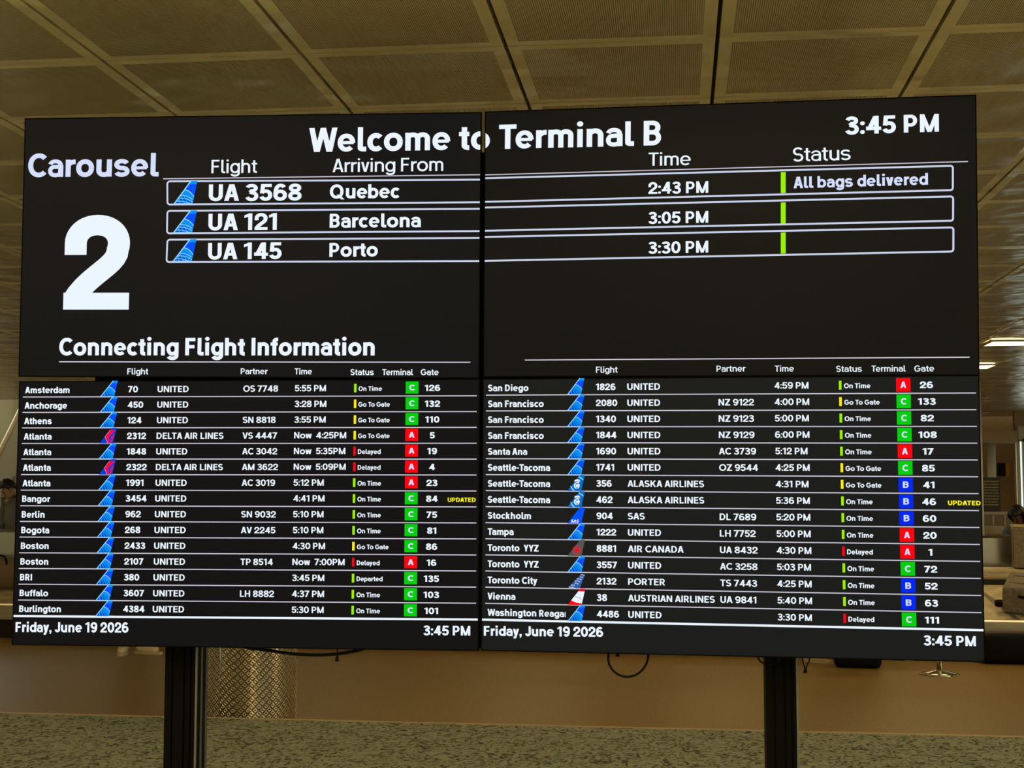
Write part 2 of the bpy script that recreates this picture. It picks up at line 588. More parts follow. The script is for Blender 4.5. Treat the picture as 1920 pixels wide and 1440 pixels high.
def glyph(c, w):
    """outline pieces of one letter of cap height 1 and stem weight w: (advance, convex polygons)"""
    h, b, t = w / 2, w * 0.9, w * 1.06
    sb, rb, O = 0.062, 0.03, 0.014
    S = []
    if c == ' ':
        return 0.27, []
    if c in 'BDEFHIKLMNPRU':
        l = sb
    else:
        l = rb
    W = None
    if c == 'A':
        W = 0.62 + 0.5 * w
        S += [diag(t / 2, 0, W / 2 - 0.02, 1, t), diag(W - t / 2, 0, W / 2 + 0.02, 1, t), rect(W * 0.2, 0.22, W * 0.8, 0.22 + b)]
        return W + 0.02, [[(x + 0.01, y) for x, y in q] for q in S]
    if c == 'B':
        W = 0.53 + 0.5 * w
        ym = 0.53
        S.append(rect(0, 0, w, 1))
        cx = W * 0.5
        S += ribbon([(h, 1 - b / 2)] + arc(cx, (1 - b / 2 + ym) / 2, W - 0.025 - h - cx, (1 - b / 2 - ym) / 2, 90, -90) + [(h, ym)], b)
        S += ribbon([(h, ym)] + arc(cx, (b / 2 + ym) / 2, W - h - cx, (ym - b / 2) / 2, 90, -90) + [(h, b / 2)], b)
    elif c == 'C':
        W = 0.74 + 0.5 * w
        S += ribbon(arc(W / 2, 0.5, W / 2 - h, 0.5 - h + O, 44, 316, 30), w)
    elif c == 'D':
        W = 0.60 + 0.5 * w
        S.append(rect(0, 0, w, 1))
        cx = W * 0.42
        S += ribbon([(h, 1 - b / 2)] + arc(cx, 0.5, W - h - cx, 0.5 - b / 2, 90, -90, 24) + [(h, b / 2)], w * 0.95)
    elif c == 'E':
        W = 0.46 + 0.5 * w
        S += [rect(0, 0, w, 1), rect(0, 0, W, b), rect(0, 1 - b, W, 1), rect(0, 0.52 - b / 2, W * 0.93, 0.52 + b / 2)]
    elif c == 'F':
        W = 0.44 + 0.5 * w
        S += [rect(0, 0, w, 1), rect(0, 1 - b, W, 1), rect(0, 0.50 - b / 2, W * 0.92, 0.50 + b / 2)]
    elif c == 'G':
        W = 0.75 + 0.5 * w
        S += ribbon(arc(W / 2, 0.5, W / 2 - h, 0.5 - h + O, 44, 335, 30) + [(W - h, 0.5)], w)
        S.append(rect(W * 0.54, 0.5 - b * 0.6, W, 0.5 + b * 0.4))
    elif c == 'H':
        W = 0.58 + 0.6 * w
        S += [rect(0, 0, w, 1), rect(W - w, 0, W, 1), rect(0, 0.5 - b / 2, W, 0.5 + b / 2)]
    elif c == 'I':
        W = w
        S.append(rect(0, 0, w, 1))
    elif c == 'J':
        W = 0.46 + 0.4 * w
        S += ribbon([(W - h, 1), (W - h, 0.32)] + arc(W / 2, 0.30, W / 2 - h, 0.30 - h + O, 0, -172, 16), w)
    elif c == 'K':
        W = 0.60 + 0.5 * w
        S += [rect(0, 0, w, 1), diag(w * 0.7, 0.34, W - t * 0.6, 1, t * 1.1), diag(W - t * 0.55, 0, W * 0.42, 0.62, t * 1.05)]
    elif c == 'L':
        W = 0.42 + 0.5 * w
        S += [rect(0, 0, w, 1), rect(0, 0, W, b)]
    elif c == 'M':
        W = 0.72 + 0.7 * w
        d = w * 0.98
        S += [rect(0, 0, w, 1), rect(W - w, 0, W, 1), diag(d / 2, 1, W / 2, 0, d), diag(W - d / 2, 1, W / 2, 0, d)]
    elif c == 'N':
        W = 0.58 + 0.6 * w
        S += [rect(0, 0, w, 1), rect(W - w, 0, W, 1), diag(t * 0.52, 1, W - t * 0.52, 0, t)]
    elif c in 'OQ':
        W = 0.77 + 0.5 * w
        S += ribbon(arc(W / 2, 0.5, W / 2 - h, 0.5 - h + O, 0, 360, 36), w)
        if c == 'Q':
            S.append(diag(W * 0.60, 0.27, W * 0.95, -0.07, t))
    elif c == 'P':
        W = 0.52 + 0.5 * w
        cx = W * 0.5
        S.append(rect(0, 0, w, 1))
        S += ribbon([(h, 1 - b / 2)] + arc(cx, (1 - b / 2 + 0.42) / 2, W - h - cx, (1 - b / 2 - 0.42) / 2, 90, -90) + [(h, 0.42)], b)
    elif c == 'R':
        W = 0.54 + 0.5 * w
        cx = W * 0.5
        S.append(rect(0, 0, w, 1))
        S += ribbon([(h, 1 - b / 2)] + arc(cx, (1 - b / 2 + 0.45) / 2, W - 0.03 - h - cx, (1 - b / 2 - 0.45) / 2, 90, -90) + [(h, 0.45)], b)
        S.append(diag(W - t * 0.5, 0, W * 0.52, 0.47, t))
    elif c == 'S':
        W = 0.56 + 0.45 * w
        r1 = (1 - w + 2 * O) / 4
        yu, yl = 1 + O - h - r1, -O + h + r1
        S += ribbon(arc(W / 2, yu, W / 2 - h - 0.015, r1, 28, 255, 20) + arc(W / 2, yl, W / 2 - h, r1, 75, -155, 20), w)
    elif c == 'T':
        W = 0.54 + 0.5 * w
        S += [rect(0, 1 - b, W, 1), rect(W / 2 - h, 0, W / 2 + h, 1)]
        l = 0.03
        return W + 2 * l, [[(x + l, y) for x, y in q] for q in S]
    elif c == 'U':
        W = 0.56 + 0.6 * w
        S += ribbon([(h, 1), (h, 0.36)] + arc(W / 2, 0.34, W / 2 - h, 0.34 - h + O, 180, 360, 18) + [(W - h, 1)], w)
    elif c in 'Vv':
        H = 1 if c == 'V' else XH
        W = (0.60 if c == 'V' else 0.44) + 0.55 * w
        S += [diag(t / 2, H, W / 2 - 0.01, 0, t), diag(W - t / 2, H, W / 2 + 0.01, 0, t)]
        return W + 0.02, [[(x + 0.01, y) for x, y in q] for q in S]
    elif c in 'Ww':
        H = 1 if c == 'W' else XH
        W = (0.90 if c == 'W' else 0.66) + 0.8 * w
        d = t * 0.94
        a = W * 0.27
        S += [diag(d / 2, H, a, 0, d), diag(W / 2, H, a + d * 0.1, 0, d), diag(W / 2, H, W - a - d * 0.1, 0, d), diag(W - d / 2, H, W - a, 0, d)]
        return W + 0.02, [[(x + 0.01, y) for x, y in q] for q in S]
    elif c == 'Y':
        W = 0.58 + 0.5 * w
        S += [rect(W / 2 - h, 0, W / 2 + h, 0.45), diag(t / 2, 1, W / 2, 0.36, t), diag(W - t / 2, 1, W / 2, 0.36, t)]
        return W + 0.02, [[(x + 0.01, y) for x, y in q] for q in S]
    elif c == 'Z':
        W = 0.54 + 0.5 * w
        S += [rect(0, 1 - b, W, 1), rect(0, 0, W, b), diag(t * 0.62, b * 0.6, W - t * 0.62, 1 - b * 0.6, t * 1.2)]
    # ---- lower case
    elif c == 'a':
        W = 0.53 + 0.4 * w
        x = W - h
        k = w * 0.84
        S += ribbon(arc(W / 2 - 0.005, XH - 0.235, W / 2 - h, 0.235 - k / 2 + O, 168, 0, 16), k)
        S += ribbon([(x, XH - 0.235), (x, 0)], w)
        yb = 0.445
        S += ribbon([(x, yb - 0.005), (W * 0.50, yb - 0.02)] + arc(W * 0.42, (yb - 0.025 + k / 2) / 2, W * 0.42 - h, (yb - 0.025 - k / 2) / 2 + 0.006, 90, 270, 14) + arc(W * 0.48, 0.22, x - W * 0.48, 0.22 - k / 2 + O, -88, -10, 8), k)
    elif c in 'bdpqg':
        W = 0.555 + 0.5 * w
        ry = XH / 2 - h + O
        S += ribbon(arc(W / 2, XH / 2, W / 2 - h, ry, 0, 360, 32), w * 0.97)
        if c == 'b':
            S.append(rect(0, 0, w, 1.0))
        elif c == 'd':
            S.append(rect(W - w, 0, W, 1.0))
        elif c == 'p':
            S.append(rect(0, -0.25, w, XH))
        elif c == 'q':
            S.append(rect(W - w, -0.25, W, XH))
        else:
            S += ribbon([(W - h, XH), (W - h, 0.0)] + arc(W / 2, 0.0, W / 2 - h, 0.27 - h, 0, -158, 14), w)
    elif c == 'c':
        W = 0.545 + 0.5 * w
        S += ribbon(arc(W / 2, XH / 2, W / 2 - h, XH / 2 - h + O, 44, 316, 24), w)
    elif c == 'e':
        W = 0.575 + 0.48 * w
        y = XH * 0.50
        S += ribbon(arc(W / 2, XH / 2, W / 2 - h, XH / 2 - h + O, -2, 318, 28), w * 0.93)
        S.append(rect(h, y - b * 0.36, W - h * 0.6, y + b * 0.36))
    elif c == 'f':
        W = 0.30 + 0.4 * w
        x = 0.10 + h
        S += ribbon([(x, 0), (x, 0.78)] + arc(x + 0.17, 0.80, 0.17, 0.2 - h + O, 180, 82, 8), w)
        S.append(rect(0, XH - b * 0.95, W, XH))
        return W + 0.05, [[(q[0] + 0.02, q[1]) for q in p] for p in S]
    elif c in 'hn':
        W = 0.50 + 0.52 * w
        S.append(rect(0, 0, w, 1.0 if c == 'h' else XH))
        S += ribbon(arc(W / 2, XH - 0.27, W / 2 - h, 0.27 - h + O, 180, 0, 16) + [(W - h, 0)], w)
        l = sb
    elif c == 'i':
        W = w
        S += [rect(0, 0, w, XH), ]
        S += [arc(h, 0.945, h * 1.16, h * 1.1, 0, 360, 14, 2.0)[:-1]]
        l = sb
    elif c == 'k':
        W = 0.46 + 0.5 * w
        S += [rect(0, 0, w, 1), diag(w * 0.6, 0.24, W - t * 0.6, XH, t * 1.1), diag(W - t * 0.5, 0, W * 0.42, 0.44, t)]
        l = sb
    elif c == 'l':
        W = w + 0.12
        S += ribbon([(h, 1.0), (h, 0.16)] + arc(h + 0.12, 0.14, 0.12, 0.14 - b / 2, 180, 270, 6) + [(W, b / 2)], w * 0.97)
        l = sb
        return W + l + 0.01, [[(x + l, y) for x, y in q] for q in S]
    elif c == 'm':
        W = 0.76 + 0.8 * w
        S.append(rect(0, 0, w, XH))
        m1 = W / 2
        for a, z in ((0, m1 + h), (m1 - h, W)):
            S += ribbon(arc((a + z) / 2, XH - 0.24, (z - a) / 2 - h, 0.24 - h + O, 180, 0, 16) + [(z - h, 0)], w * 0.96)
        l = sb
    elif c == 'o':
        W = 0.60 + 0.5 * w
        S += ribbon(arc(W / 2, XH / 2, W / 2 - h, XH / 2 - h + O, 0, 360, 32), w)
    elif c == 'r':
        W = 0.27 + 0.5 * w
        S.append(rect(0, 0, w, XH))
        S += ribbon(arc(W * 0.98, XH - 0.30, W * 0.98 - h, 0.30 - h + 0.005, 180, 86, 10), w)
        l = sb
        return W + l + 0.01, [[(x + l, y) for x, y in q] for q in S]
    elif c == 's':
        W = 0.52 + 0.45 * w
        w2 = w * 0.92
        k = w2 / 2
        r1 = (XH - w2 + 2 * O) / 4
        S += ribbon(arc(W / 2, XH + O - k - r1, W / 2 - k - 0.01, r1, 20, 255, 18) + arc(W / 2, -O + k + r1, W / 2 - k, r1, 75, -160, 18), w2)
    elif c == 't':
        W = 0.30 + 0.4 * w
        x = 0.10 + h
        S += ribbon([(x, 0.93), (x, 0.2)] + arc(x + 0.15, 0.18, 0.15, 0.18 - h + O, 180, 280, 8), w)
        S.append(rect(0, XH - b * 0.95, W, XH))
        return W + 0.05, [[(q[0] + 0.02, q[1]) for q in p] for p in S]
    elif c == 'u':
        W = 0.50 + 0.52 * w
        S.append(rect(W - w, 0, W, XH))
        S += ribbon([(h, XH), (h, 0.28)] + arc(W / 2, 0.27, W / 2 - h, 0.27 - h + O, 180, 360, 16), w)
        l = sb
    elif c == 'y':
        W = 0.46 + 0.55 * w
        S += [diag(t / 2, XH, W / 2 - 0.01, 0, t), diag(W - t / 2, XH, W * 0.36, -0.16, t)]
        S.append(rect(W * 0.08, -0.25, W * 0.36 + t * 0.3, -0.25 + b))
        return W + 0.02, [[(x + 0.01, y) for x, y in q] for q in S]
    # ---- digits and signs
    elif c == '0':
        W = 0.58 + 0.4 * w
        S += ribbon(arc(W / 2, 0.5, W / 2 - h, 0.5 - h + O, 0, 360, 34), w)
    elif c == '1':
        W = 0.24 + 0.75 * w
        S += [rect(W - w, 0, W, 1), [(0, 0.70), (0, 0.70 + b * 0.95), (W - w * 0.6, 1.0), (W, 1.0), (W - h, 1 - b * 0.9)]]
        S[1] = [(0, 0.72), (W - w, 0.80), (W - h, 1.0), (W - w * 0.75, 1.0), (0, 0.72 + b * 0.9)]
        return W + 0.13, [[(x + 0.04, y) for x, y in q] for q in S]
    elif c == '2':
        W = 0.55 + 0.45 * w
        top = arc(W / 2, 0.705, W / 2 - h, 0.295 - h + O, 180, -18, 22)
        P0, P1, P2, P3 = top[-1], (W - h * 1.05, 0.47), (W * 0.37, 0.375), (h * 0.86, b * 0.5)
        top += [tuple((1 - q) ** 3 * P0[j] + 3 * (1 - q) ** 2 * q * P1[j] + 3 * (1 - q) * q * q * P2[j] + q ** 3 * P3[j] for j in (0, 1)) for q in [z / 10 for z in range(1, 11)]]
        S += ribbon([(h, 0.585)] + top, w * 0.98)
        S.append(rect(0, 0, W, b * 0.90))
    elif c == '3':
        W = 0.56 + 0.42 * w
        S += ribbon(arc(W / 2 - 0.01, 0.755, W / 2 - h - 0.02, 0.245 - h + O, 165, -90, 20) + [(W * 0.36, 0.51 + (0.0))], w * 0.96)
        S += ribbon([(W * 0.36, 0.53)] + arc(W / 2, 0.275, W / 2 - h, 0.275 - h + O + 0.02, 90, -165, 20), w * 0.96)
    elif c == '4':
        W = 0.60 + 0.45 * w
        x = W - 0.11 - w
        S += [rect(x, 0, x + w, 1), rect(0, 0.20, W, 0.20 + b), diag(t * 0.62, 0.22, x + w * 0.35, 1 - 0.02, t * 1.12)]
        S.append([(0, 0.20), (w, 0.20), (w, 0.20 + b), (0, 0.20 + b * 1.15)])
    elif c == '5':
        W = 0.55 + 0.42 * w
        S += [rect(0.09, 1 - b, W - 0.03, 1), [(0.04, 0.44), (0.04 + w * 0.95, 0.44), (0.09 + w, 1), (0.09, 1)]]
        S += ribbon(arc(W / 2, 0.33, W / 2 - h, 0.33 - h + O, 148, -160, 24), w)
    elif c in '69':
        W = 0.57 + 0.42 * w
        r = ribbon(arc(W / 2, 0.32, W / 2 - h, 0.32 - h + O, 0, 360, 30), w)
        r += ribbon([(h, 0.33), (h * 1.02, 0.52)] + arc(W / 2 + 0.01, 0.55, W / 2 - h, 0.45 - h + O, 178, 42, 14), w)
        if c == '9':
            r = [[(W - x, 1 - y) for x, y in q] for q in r]
        S += r
    elif c == '7':
        W = 0.52 + 0.42 * w
        S += [rect(0, 1 - b, W, 1), diag(W * 0.30, 0, W - t * 0.58, 1 - b * 0.4, t * 1.05)]
    elif c == '8':
        W = 0.57 + 0.42 * w
        S += ribbon(arc(W / 2, 0.755, W / 2 - h - 0.02, 0.245 - h * 0.96 + O, 0, 360, 26), w * 0.95)
        S += ribbon(arc(W / 2, 0.275, W / 2 - h, 0.275 - h * 0.96 + O, 0, 360, 26), w * 0.95)
    elif c == ':':
        W = w * 1.05
        for yy in (h * 1.05, 0.60):
            S.append(arc(W / 2, yy, W / 2, W / 2, 0, 360, 14, 2.4)[:-1])
    elif c == ',':
        W = w
        S += [rect(0, 0, w, w), [(w * 0.35, 0), (w, 0), (w * 0.55, -0.18), (w * 0.05, -0.18)]]
    elif c == '-':
        W = 0.30
        S.append(rect(0, 0.33, W, 0.33 + b))
    else:
        raise ValueError('no glyph for ' + repr(c))
    xs = [x for q in S for x, _ in q]
    x0, x1 = min(xs), max(xs)
    return x1 - x0 + 2 * l, [[(x + l - x0, y) for x, y in q] for q in S]


KERN = {'Te': -0.09, 'To': -0.09, 'Ta': -0.09, 'Ti': -0.02, 'We': -0.03, 'Wa': -0.03, 'AT': -0.06, 'LT': -0.07, 'At': -0.02, 'Vi': -0.01, 'P ': -0.03}


def layout(s, w):
    """polygons of a string, starting at x = 0 at the first letter's ink; returns (ink width, polygons)"""
    x, out = 0.0, []
    for i, c in enumerate(s):
        adv, ps = glyph(c, w)
        out += [[(px + x, py) for px, py in p] for p in ps]
        x += adv + KERN.get(s[i:i + 2], 0.0)
    x0 = min(p[0] for q in out for p in q)
    x1 = max(p[0] for q in out for p in q)
    return x1 - x0, [[(p[0] - x0, p[1]) for p in q] for q in out]


def clip(poly, xmin, xmax):
    for lim, sgn in ((xmin, 1), (xmax, -1)):
        out = []
        for i, p in enumerate(poly):
            q = poly[(i + 1) % len(poly)]
            ip, iq = (p[0] - lim) * sgn >= 0, (q[0] - lim) * sgn >= 0
            if ip:
                out.append(p)
            if ip != iq:
                t = (lim - p[0]) / (q[0] - p[0])
                out.append((lim, p[1] + t * (q[1] - p[1])))
        poly = out
        if len(poly) < 3:
            return []
    return poly


# ------------------------------------------------------------------ display monitors
MW, MH, MT = 1.213, 0.6825, 0.055
BZ = 0.0028


class Panel:
    def __init__(self, key, label, loc, eul):
        self.root = thing('display_monitor', label, 'monitor', loc, 0, 'wall of four flight displays')
        self.root.rotation_euler = tuple(math.radians(a) for a in eul)
        self.m = Matrix.Translation(loc) @ Euler(self.root.rotation_euler).to_matrix().to_4x4()
        self.inv = self.m.inverted()
        mb = MB()
        # slim housing: front ring around the glass, sides, and a stepped back
        w, h = MW / 2, MH / 2
        for (x0, y0, x1, y1) in ((-w, -h, w, -h + BZ), (-w, h - BZ, w, h), (-w, -h + BZ, -w + BZ, h - BZ), (w - BZ, -h + BZ, w, h - BZ)):
            mb.box((x0, y0, -0.012), (x1, y1, 0.0006), M['housing'])
        mb.box((-w + 0.001, -h + 0.001, -0.012), (w - 0.001, h - 0.001, -0.004), M['housing'])
        mb.box((-w * 0.95, -h * 0.93, -MT * 0.6), (w * 0.95, h * 0.93, -0.012), M['housing'])
        mb.box((-w * 0.86, -h * 0.84, -MT), (w * 0.86, h * 0.84, -MT * 0.6), M['housing'])
        mb.build('housing', self.root)
        mb = MB()
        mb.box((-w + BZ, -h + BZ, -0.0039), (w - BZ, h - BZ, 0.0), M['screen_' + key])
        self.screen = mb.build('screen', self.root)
        self.lim = (-w + BZ, w - BZ)

    def uv(self, px, py):
        d = self.inv.to_3x3() @ ray(px, py)
        o = self.inv @ CAM_LOC
        t = -o.z / d.z
        p = o + d * t
        return (p.x, p.y)

    def layer(self, mb, polys, mat, z):
        for q in polys:
            q = clip(q, *self.lim)
            if q:
                mb.poly([(x, y, z) for x, y in q], mat)

    def text(self, mb, s, xl, yl, xr, yr, cap, weight, mat, z=0.0009):
        """string between two baseline points given where the photograph shows them"""
        a, b = self.uv(xl, yl), self.uv(xr, yr)
        c = self.uv(xl, yl - cap)
        self.text_uv(mb, s, a, b, math.hypot(c[0] - a[0], c[1] - a[1]), weight, mat, z)

    def string(self, s, *a, name='heading'):
        mb = MB()
        self.text(mb, s, *a)
        return mb.build(name, self.screen)

    def text_uv(self, mb, s, a, b, H, weight, mat, z=0.0009):
        wd, ps = layout(s, weight)
        ex = ((b[0] - a[0]) / wd, (b[1] - a[1]) / wd)
        ln = math.hypot(*ex)
        ey = (-ex[1] / ln * H, ex[0] / ln * H)
        self.layer(mb, [[(a[0] + ex[0] * x + ey[0] * y, a[1] + ex[1] * x + ey[1] * y) for x, y in q] for q in ps], mat, z)

    def rule(self, mb, p, q, th, mat, z=0.0008):
        a, b = self.uv(*p), self.uv(*q)
        self.layer(mb, ribbon([a, b], th), mat, z)

    def quad_px(self, mb, pts, mat, z):
        self.layer(mb, [[self.uv(*p) for p in pts]], mat, z)


TL = Panel('TL', 'upper left flight display headed Carousel above a large white 2', (-1.0998, 3.514, 2.1382), (91.722, 0.651, 1.343))
TR = Panel('TR', 'upper right flight display with Terminal B and All bags delivered', (0.1198, 3.5109, 2.1296), (91.369, 0.538, -2.543))
BL = Panel('BL', 'lower left flight display listing departures from Amsterdam to Burlington', (-1.1032, 3.5263, 1.4494), (90.175, 0.143, 1.314))
BR = Panel('BR', 'lower right flight display listing departures from San Diego to Washington', (0.115, 3.5193, 1.4455), (89.712, 0.285, -2.344))
PX = 3.6 / F                                   # about the size of one photo pixel on the screens


# ---- airline tail marks, drawn in a unit frame: x 0..1 along the row, y 0 (lower rule) .. 1 (upper rule)
TAIL = [(0.0, 0.0), (0.79, 0.0), (1.0, 1.0), (0.72, 1.0)]


def tail_x(y, side):
    return 0.72 * y if side == 0 else 0.79 + 0.21 * y


def in_frame(polys, o, ex, ey):
    return [[(o[0] + ex[0] * x + ey[0] * y, o[1] + ex[1] * x + ey[1] * y) for x, y in q] for q in polys]


def tail_mark(kind, grid=False):
    """list of (polygon, material, level) in the unit frame"""
    out = []

    def band(y0, y1, mat, lv=0):
        out.append(([(tail_x(y0, 0), y0), (tail_x(y0, 1), y0), (tail_x(y1, 1), y1), (tail_x(y1, 0), y1)], mat, lv))
    if kind == 'globe':
        # globe limb running from the leading edge down to the trailing edge
        limb = []
        for i in range(11):
            s = i / 10
            x = 0.435 + (0.86 - 0.435) * s
            y = 0.615 - 0.30 * s - 0.0 + 0.085 * math.sin(math.pi * s)
            limb.append((x, y))
        out.append(([(0, 0), (0.79, 0)] + limb[::-1], M['u_mid'], 0))
        up = [(1.0, 1.0), (0.72, 1.0)] + limb
        # darker upper fin
        for i in range(len(limb) - 1):
            f0, f1 = i / (len(limb) - 1), (i + 1) / (len(limb) - 1)
            out.append(([limb[i], limb[i + 1], (0.72 + 0.28 * f1, 1.0), (0.72 + 0.28 * f0, 1.0)], M['u_dark'], 0))
        band(0.86, 1.0, M['u_mid'], 1)
        for q in ribbon(limb, 0.035):
            out.append((q, M['u_line'], 3))
        # lit edges
        for q in ribbon([(0.015, 0.0), (0.735, 1.0)], 0.045):
            out.append((q, M['u_line'], 3))
        for q in ribbon([(0.0, 0.018), (0.79, 0.018)], 0.036):
            out.append((q, M['u_line'], 3))
        # dark wedges between the meridians
        for k, (xb, xt, yt, wd) in enumerate(((0.155, 0.17, 0.19, 0.16), (0.36, 0.265, 0.34, 0.15), (0.53, 0.34, 0.42, 0.105), (0.655, 0.44, 0.44, 0.06), (0.745, 0.55, 0.43, 0.035))):
            out.append(([(xb - wd / 2, 0.03), (xb + wd / 2, 0.03), (xt + wd * 0.18, yt), (xt - wd * 0.05, yt)], M['u_cell'], 1))
        if grid:
            for y0 in (0.12, 0.25, 0.36):
                pts = [(tail_x(y0, 0) + s / 8 * (0.80 - tail_x(y0, 0)), y0 + 0.10 * (s / 8) - 0.26 * (s / 8) ** 2) for s in range(9)]
                for q in ribbon(pts, 0.026):
                    out.append((q, M['u_line'], 2))
    elif kind == 'delta':
        band(0, 1, M['navy'])
        out.append(([(0.335, 0.43), (0.50, 0.02), (0.60, 0.02), (0.56, 0.44)], M['crimson'], 1))
        out.append(([(0.335, 0.43), (0.56, 0.44), (0.945, 0.86), (0.62, 0.86)], M['crimson'], 1))
        out.append(([(0.67, 0.02), (0.72, 0.02), (0.87, 0.62), (0.69, 0.42)], M['crimson'], 1))
        for q in ribbon([(0.62, 0.86), (0.335, 0.43), (0.50, 0.02)], 0.03):
            out.append((q, emission_pink, 2))
    elif kind == 'alaska':
        band(0, 1, M['a_blue'])
        for q in ribbon([(0.65, 0.90), (0.80, 0.80), (0.90, 0.70)], 0.06):
            out.append((q, M['u_line'], 1))
        for q in ribbon([(0.20, 0.32), (0.25, 0.18), (0.40, 0.0)], 0.06):
            out.append((q, M['u_line'], 1))
        out.append((arc(0.54, 0.35, 0.165, 0.20, 0, 360, 20)[:-1], M['white'], 2))
        out.append((arc(0.57, 0.62, 0.17, 0.11, 15, 195, 12), M['white'], 2))
        out.append((arc(0.62, 0.60, 0.10, 0.06, 200, 380, 10), M['white'], 2))
        for q in ribbon(arc(0.56, 0.33, 0.085, 0.10, 60, 300, 12), 0.035) + ribbon([(0.44, 0.46), (0.58, 0.49), (0.66, 0.45)], 0.04) + ribbon([(0.50, 0.12), (0.58, 0.20), (0.62, 0.30)], 0.03):
            out.append((q, M['a_blue'], 3))
    elif kind == 'sas':
        band(0, 1, M['u_dark'])
        wd, ps = layout('SAS', 0.2)
        for q in ps:
            out.append(([(0.17 + x / wd * 0.45 + y * 0.05, 0.05 + y * 0.19) for x, y in q], M['white'], 1))
    elif kind == 'canada':
        band(0, 1, M['grey'])
        for q in ribbon(arc(0.535, 0.37, 0.225, 0.26, 0, 360, 26, 2.0), 0.035):
            out.append((q, M['red'], 2))
        leaf = [(0, 1.0), (0.22, 0.55), (0.45, 0.70), (0.40, 0.30), (0.85, 0.30), (0.70, 0.0), (0.85, -0.15), (0.35, -0.50), (0.38, -0.66), (0.06, -0.58), (0.05, -0.95)]
        leaf = leaf + [(-x, y) for x, y in leaf[::-1][:-1]]
        cpt = (0, -0.1)
        for i in range(len(leaf)):
            a, b = leaf[i], leaf[(i + 1) % len(leaf)]
            out.append(([(0.535 + p[0] * 0.175, 0.37 + p[1] * 0.205) for p in (cpt, a, b)], M['red'], 2))
    elif kind == 'porter':
        rnd = random.Random(3)
        out.append(([(0.03, 0.05), (0.70, 0.05), (0.985, 0.86), (0.74, 0.86)], M['steelblue'], 0))
        for k in range(7):
            f = k / 6
            x0, y0 = 0.08 + 0.66 * f, 0.10 + 0.76 * f
            x1, y1 = 0.46 + 0.52 * f, 0.02 + 0.80 * f
            n = 3
            for j in range(n):
                if rnd.random() < 0.2:
                    continue
                s0, s1 = j / n, (j + 0.86) / n
                out += [(q, M['boxline'], 1) for q in ribbon([(x0 + (x1 - x0) * s0, y0 + (y1 - y0) * s0 + 0.02 * (j % 2)), (x0 + (x1 - x0) * s1, y0 + (y1 - y0) * s1 + 0.02 * (j % 2))], 0.05)]
    elif kind == 'austrian':
        band(0.84, 1.0, M['red'])
        out.append(([(0, 0), (0.79, 0), (0.79 + 0.21 * 0.10, 0.10), (0.45, 0.16), (tail_x(0.28, 0), 0.28)], M['red'], 0))
        out.append(([(tail_x(0.28, 0), 0.28), (0.45, 0.16), (0.79 + 0.021, 0.10), (tail_x(0.84, 1), 0.84), (tail_x(0.84, 0), 0.84)], M['white'], 0))
        for q in ribbon([(0.42, 0.52), (0.66, 0.44), (0.80, 0.34)], 0.022) + ribbon([(0.62, 0.45), (0.74, 0.49)], 0.02):
            out.append((q, M['grey'], 1))
    return out


emission_pink = emission('lit_tail_pink', srgb(255, 120, 170))


def add_tail(panel, kind, o, ex, ey, label, grid=False):
    mb = MB()
    for q, mat, lv in tail_mark(kind, grid):
        panel.layer(mb, in_frame([q], o, ex, ey), mat, 0.0012 + 0.0003 * lv)
    ob = mb.build('airline_logo', panel.screen)
    ob['label'] = label


# ---- upper left screen
TL.string('Carousel', 52.5, 332, 297.5, 330.7, 43.5, 0.198, M['lavender'], name='heading')
TL.string('Welcome to', 579.5, 285.2, 918.7, 280.2, 45, 0.2, M['white'], name='heading')
TL.string('Connecting Flight Information', 111, 666.3, 702.5, 666.5, 32.5, 0.21, M['white'], name='heading')
TL.string('2', 118.5, 580.6, 241.6, 580.6, 175, 0.222, M['white'], name='carousel_number')
TL.string('Flight', 396.5, 325, 482, 324, 25, 0.135, M['white'], name='column_heading')
TL.string('Arriving From', 623.7, 323, 831, 320.5, 25, 0.13, M['white'], name='column_heading')
for s, x0, y0, x1, y1 in (('Flight', 238.8, 702, 277.8, 702), ('Partner', 451.5, 701.7, 502, 701.7), ('Time', 552.5, 702, 585, 702), ('Status', 657.3, 703.4, 701, 703.4), ('Terminal', 716.8, 703.4, 774.5, 703.4), ('Gate', 789, 703.4, 822.5, 703.4)):
    TL.string(s, x0, y0, x1, y1, 11.2, 0.165, M['white'], name='column_heading')
mb = MB()
TL.rule(mb, (306, 335.4), (905, 327.6), 1.9 * PX, M['line'])
TL.rule(mb, (111, 678.4), (882, 679.3), 2.1 * PX, M['line'])
mb.build('rule_line', TL.screen)
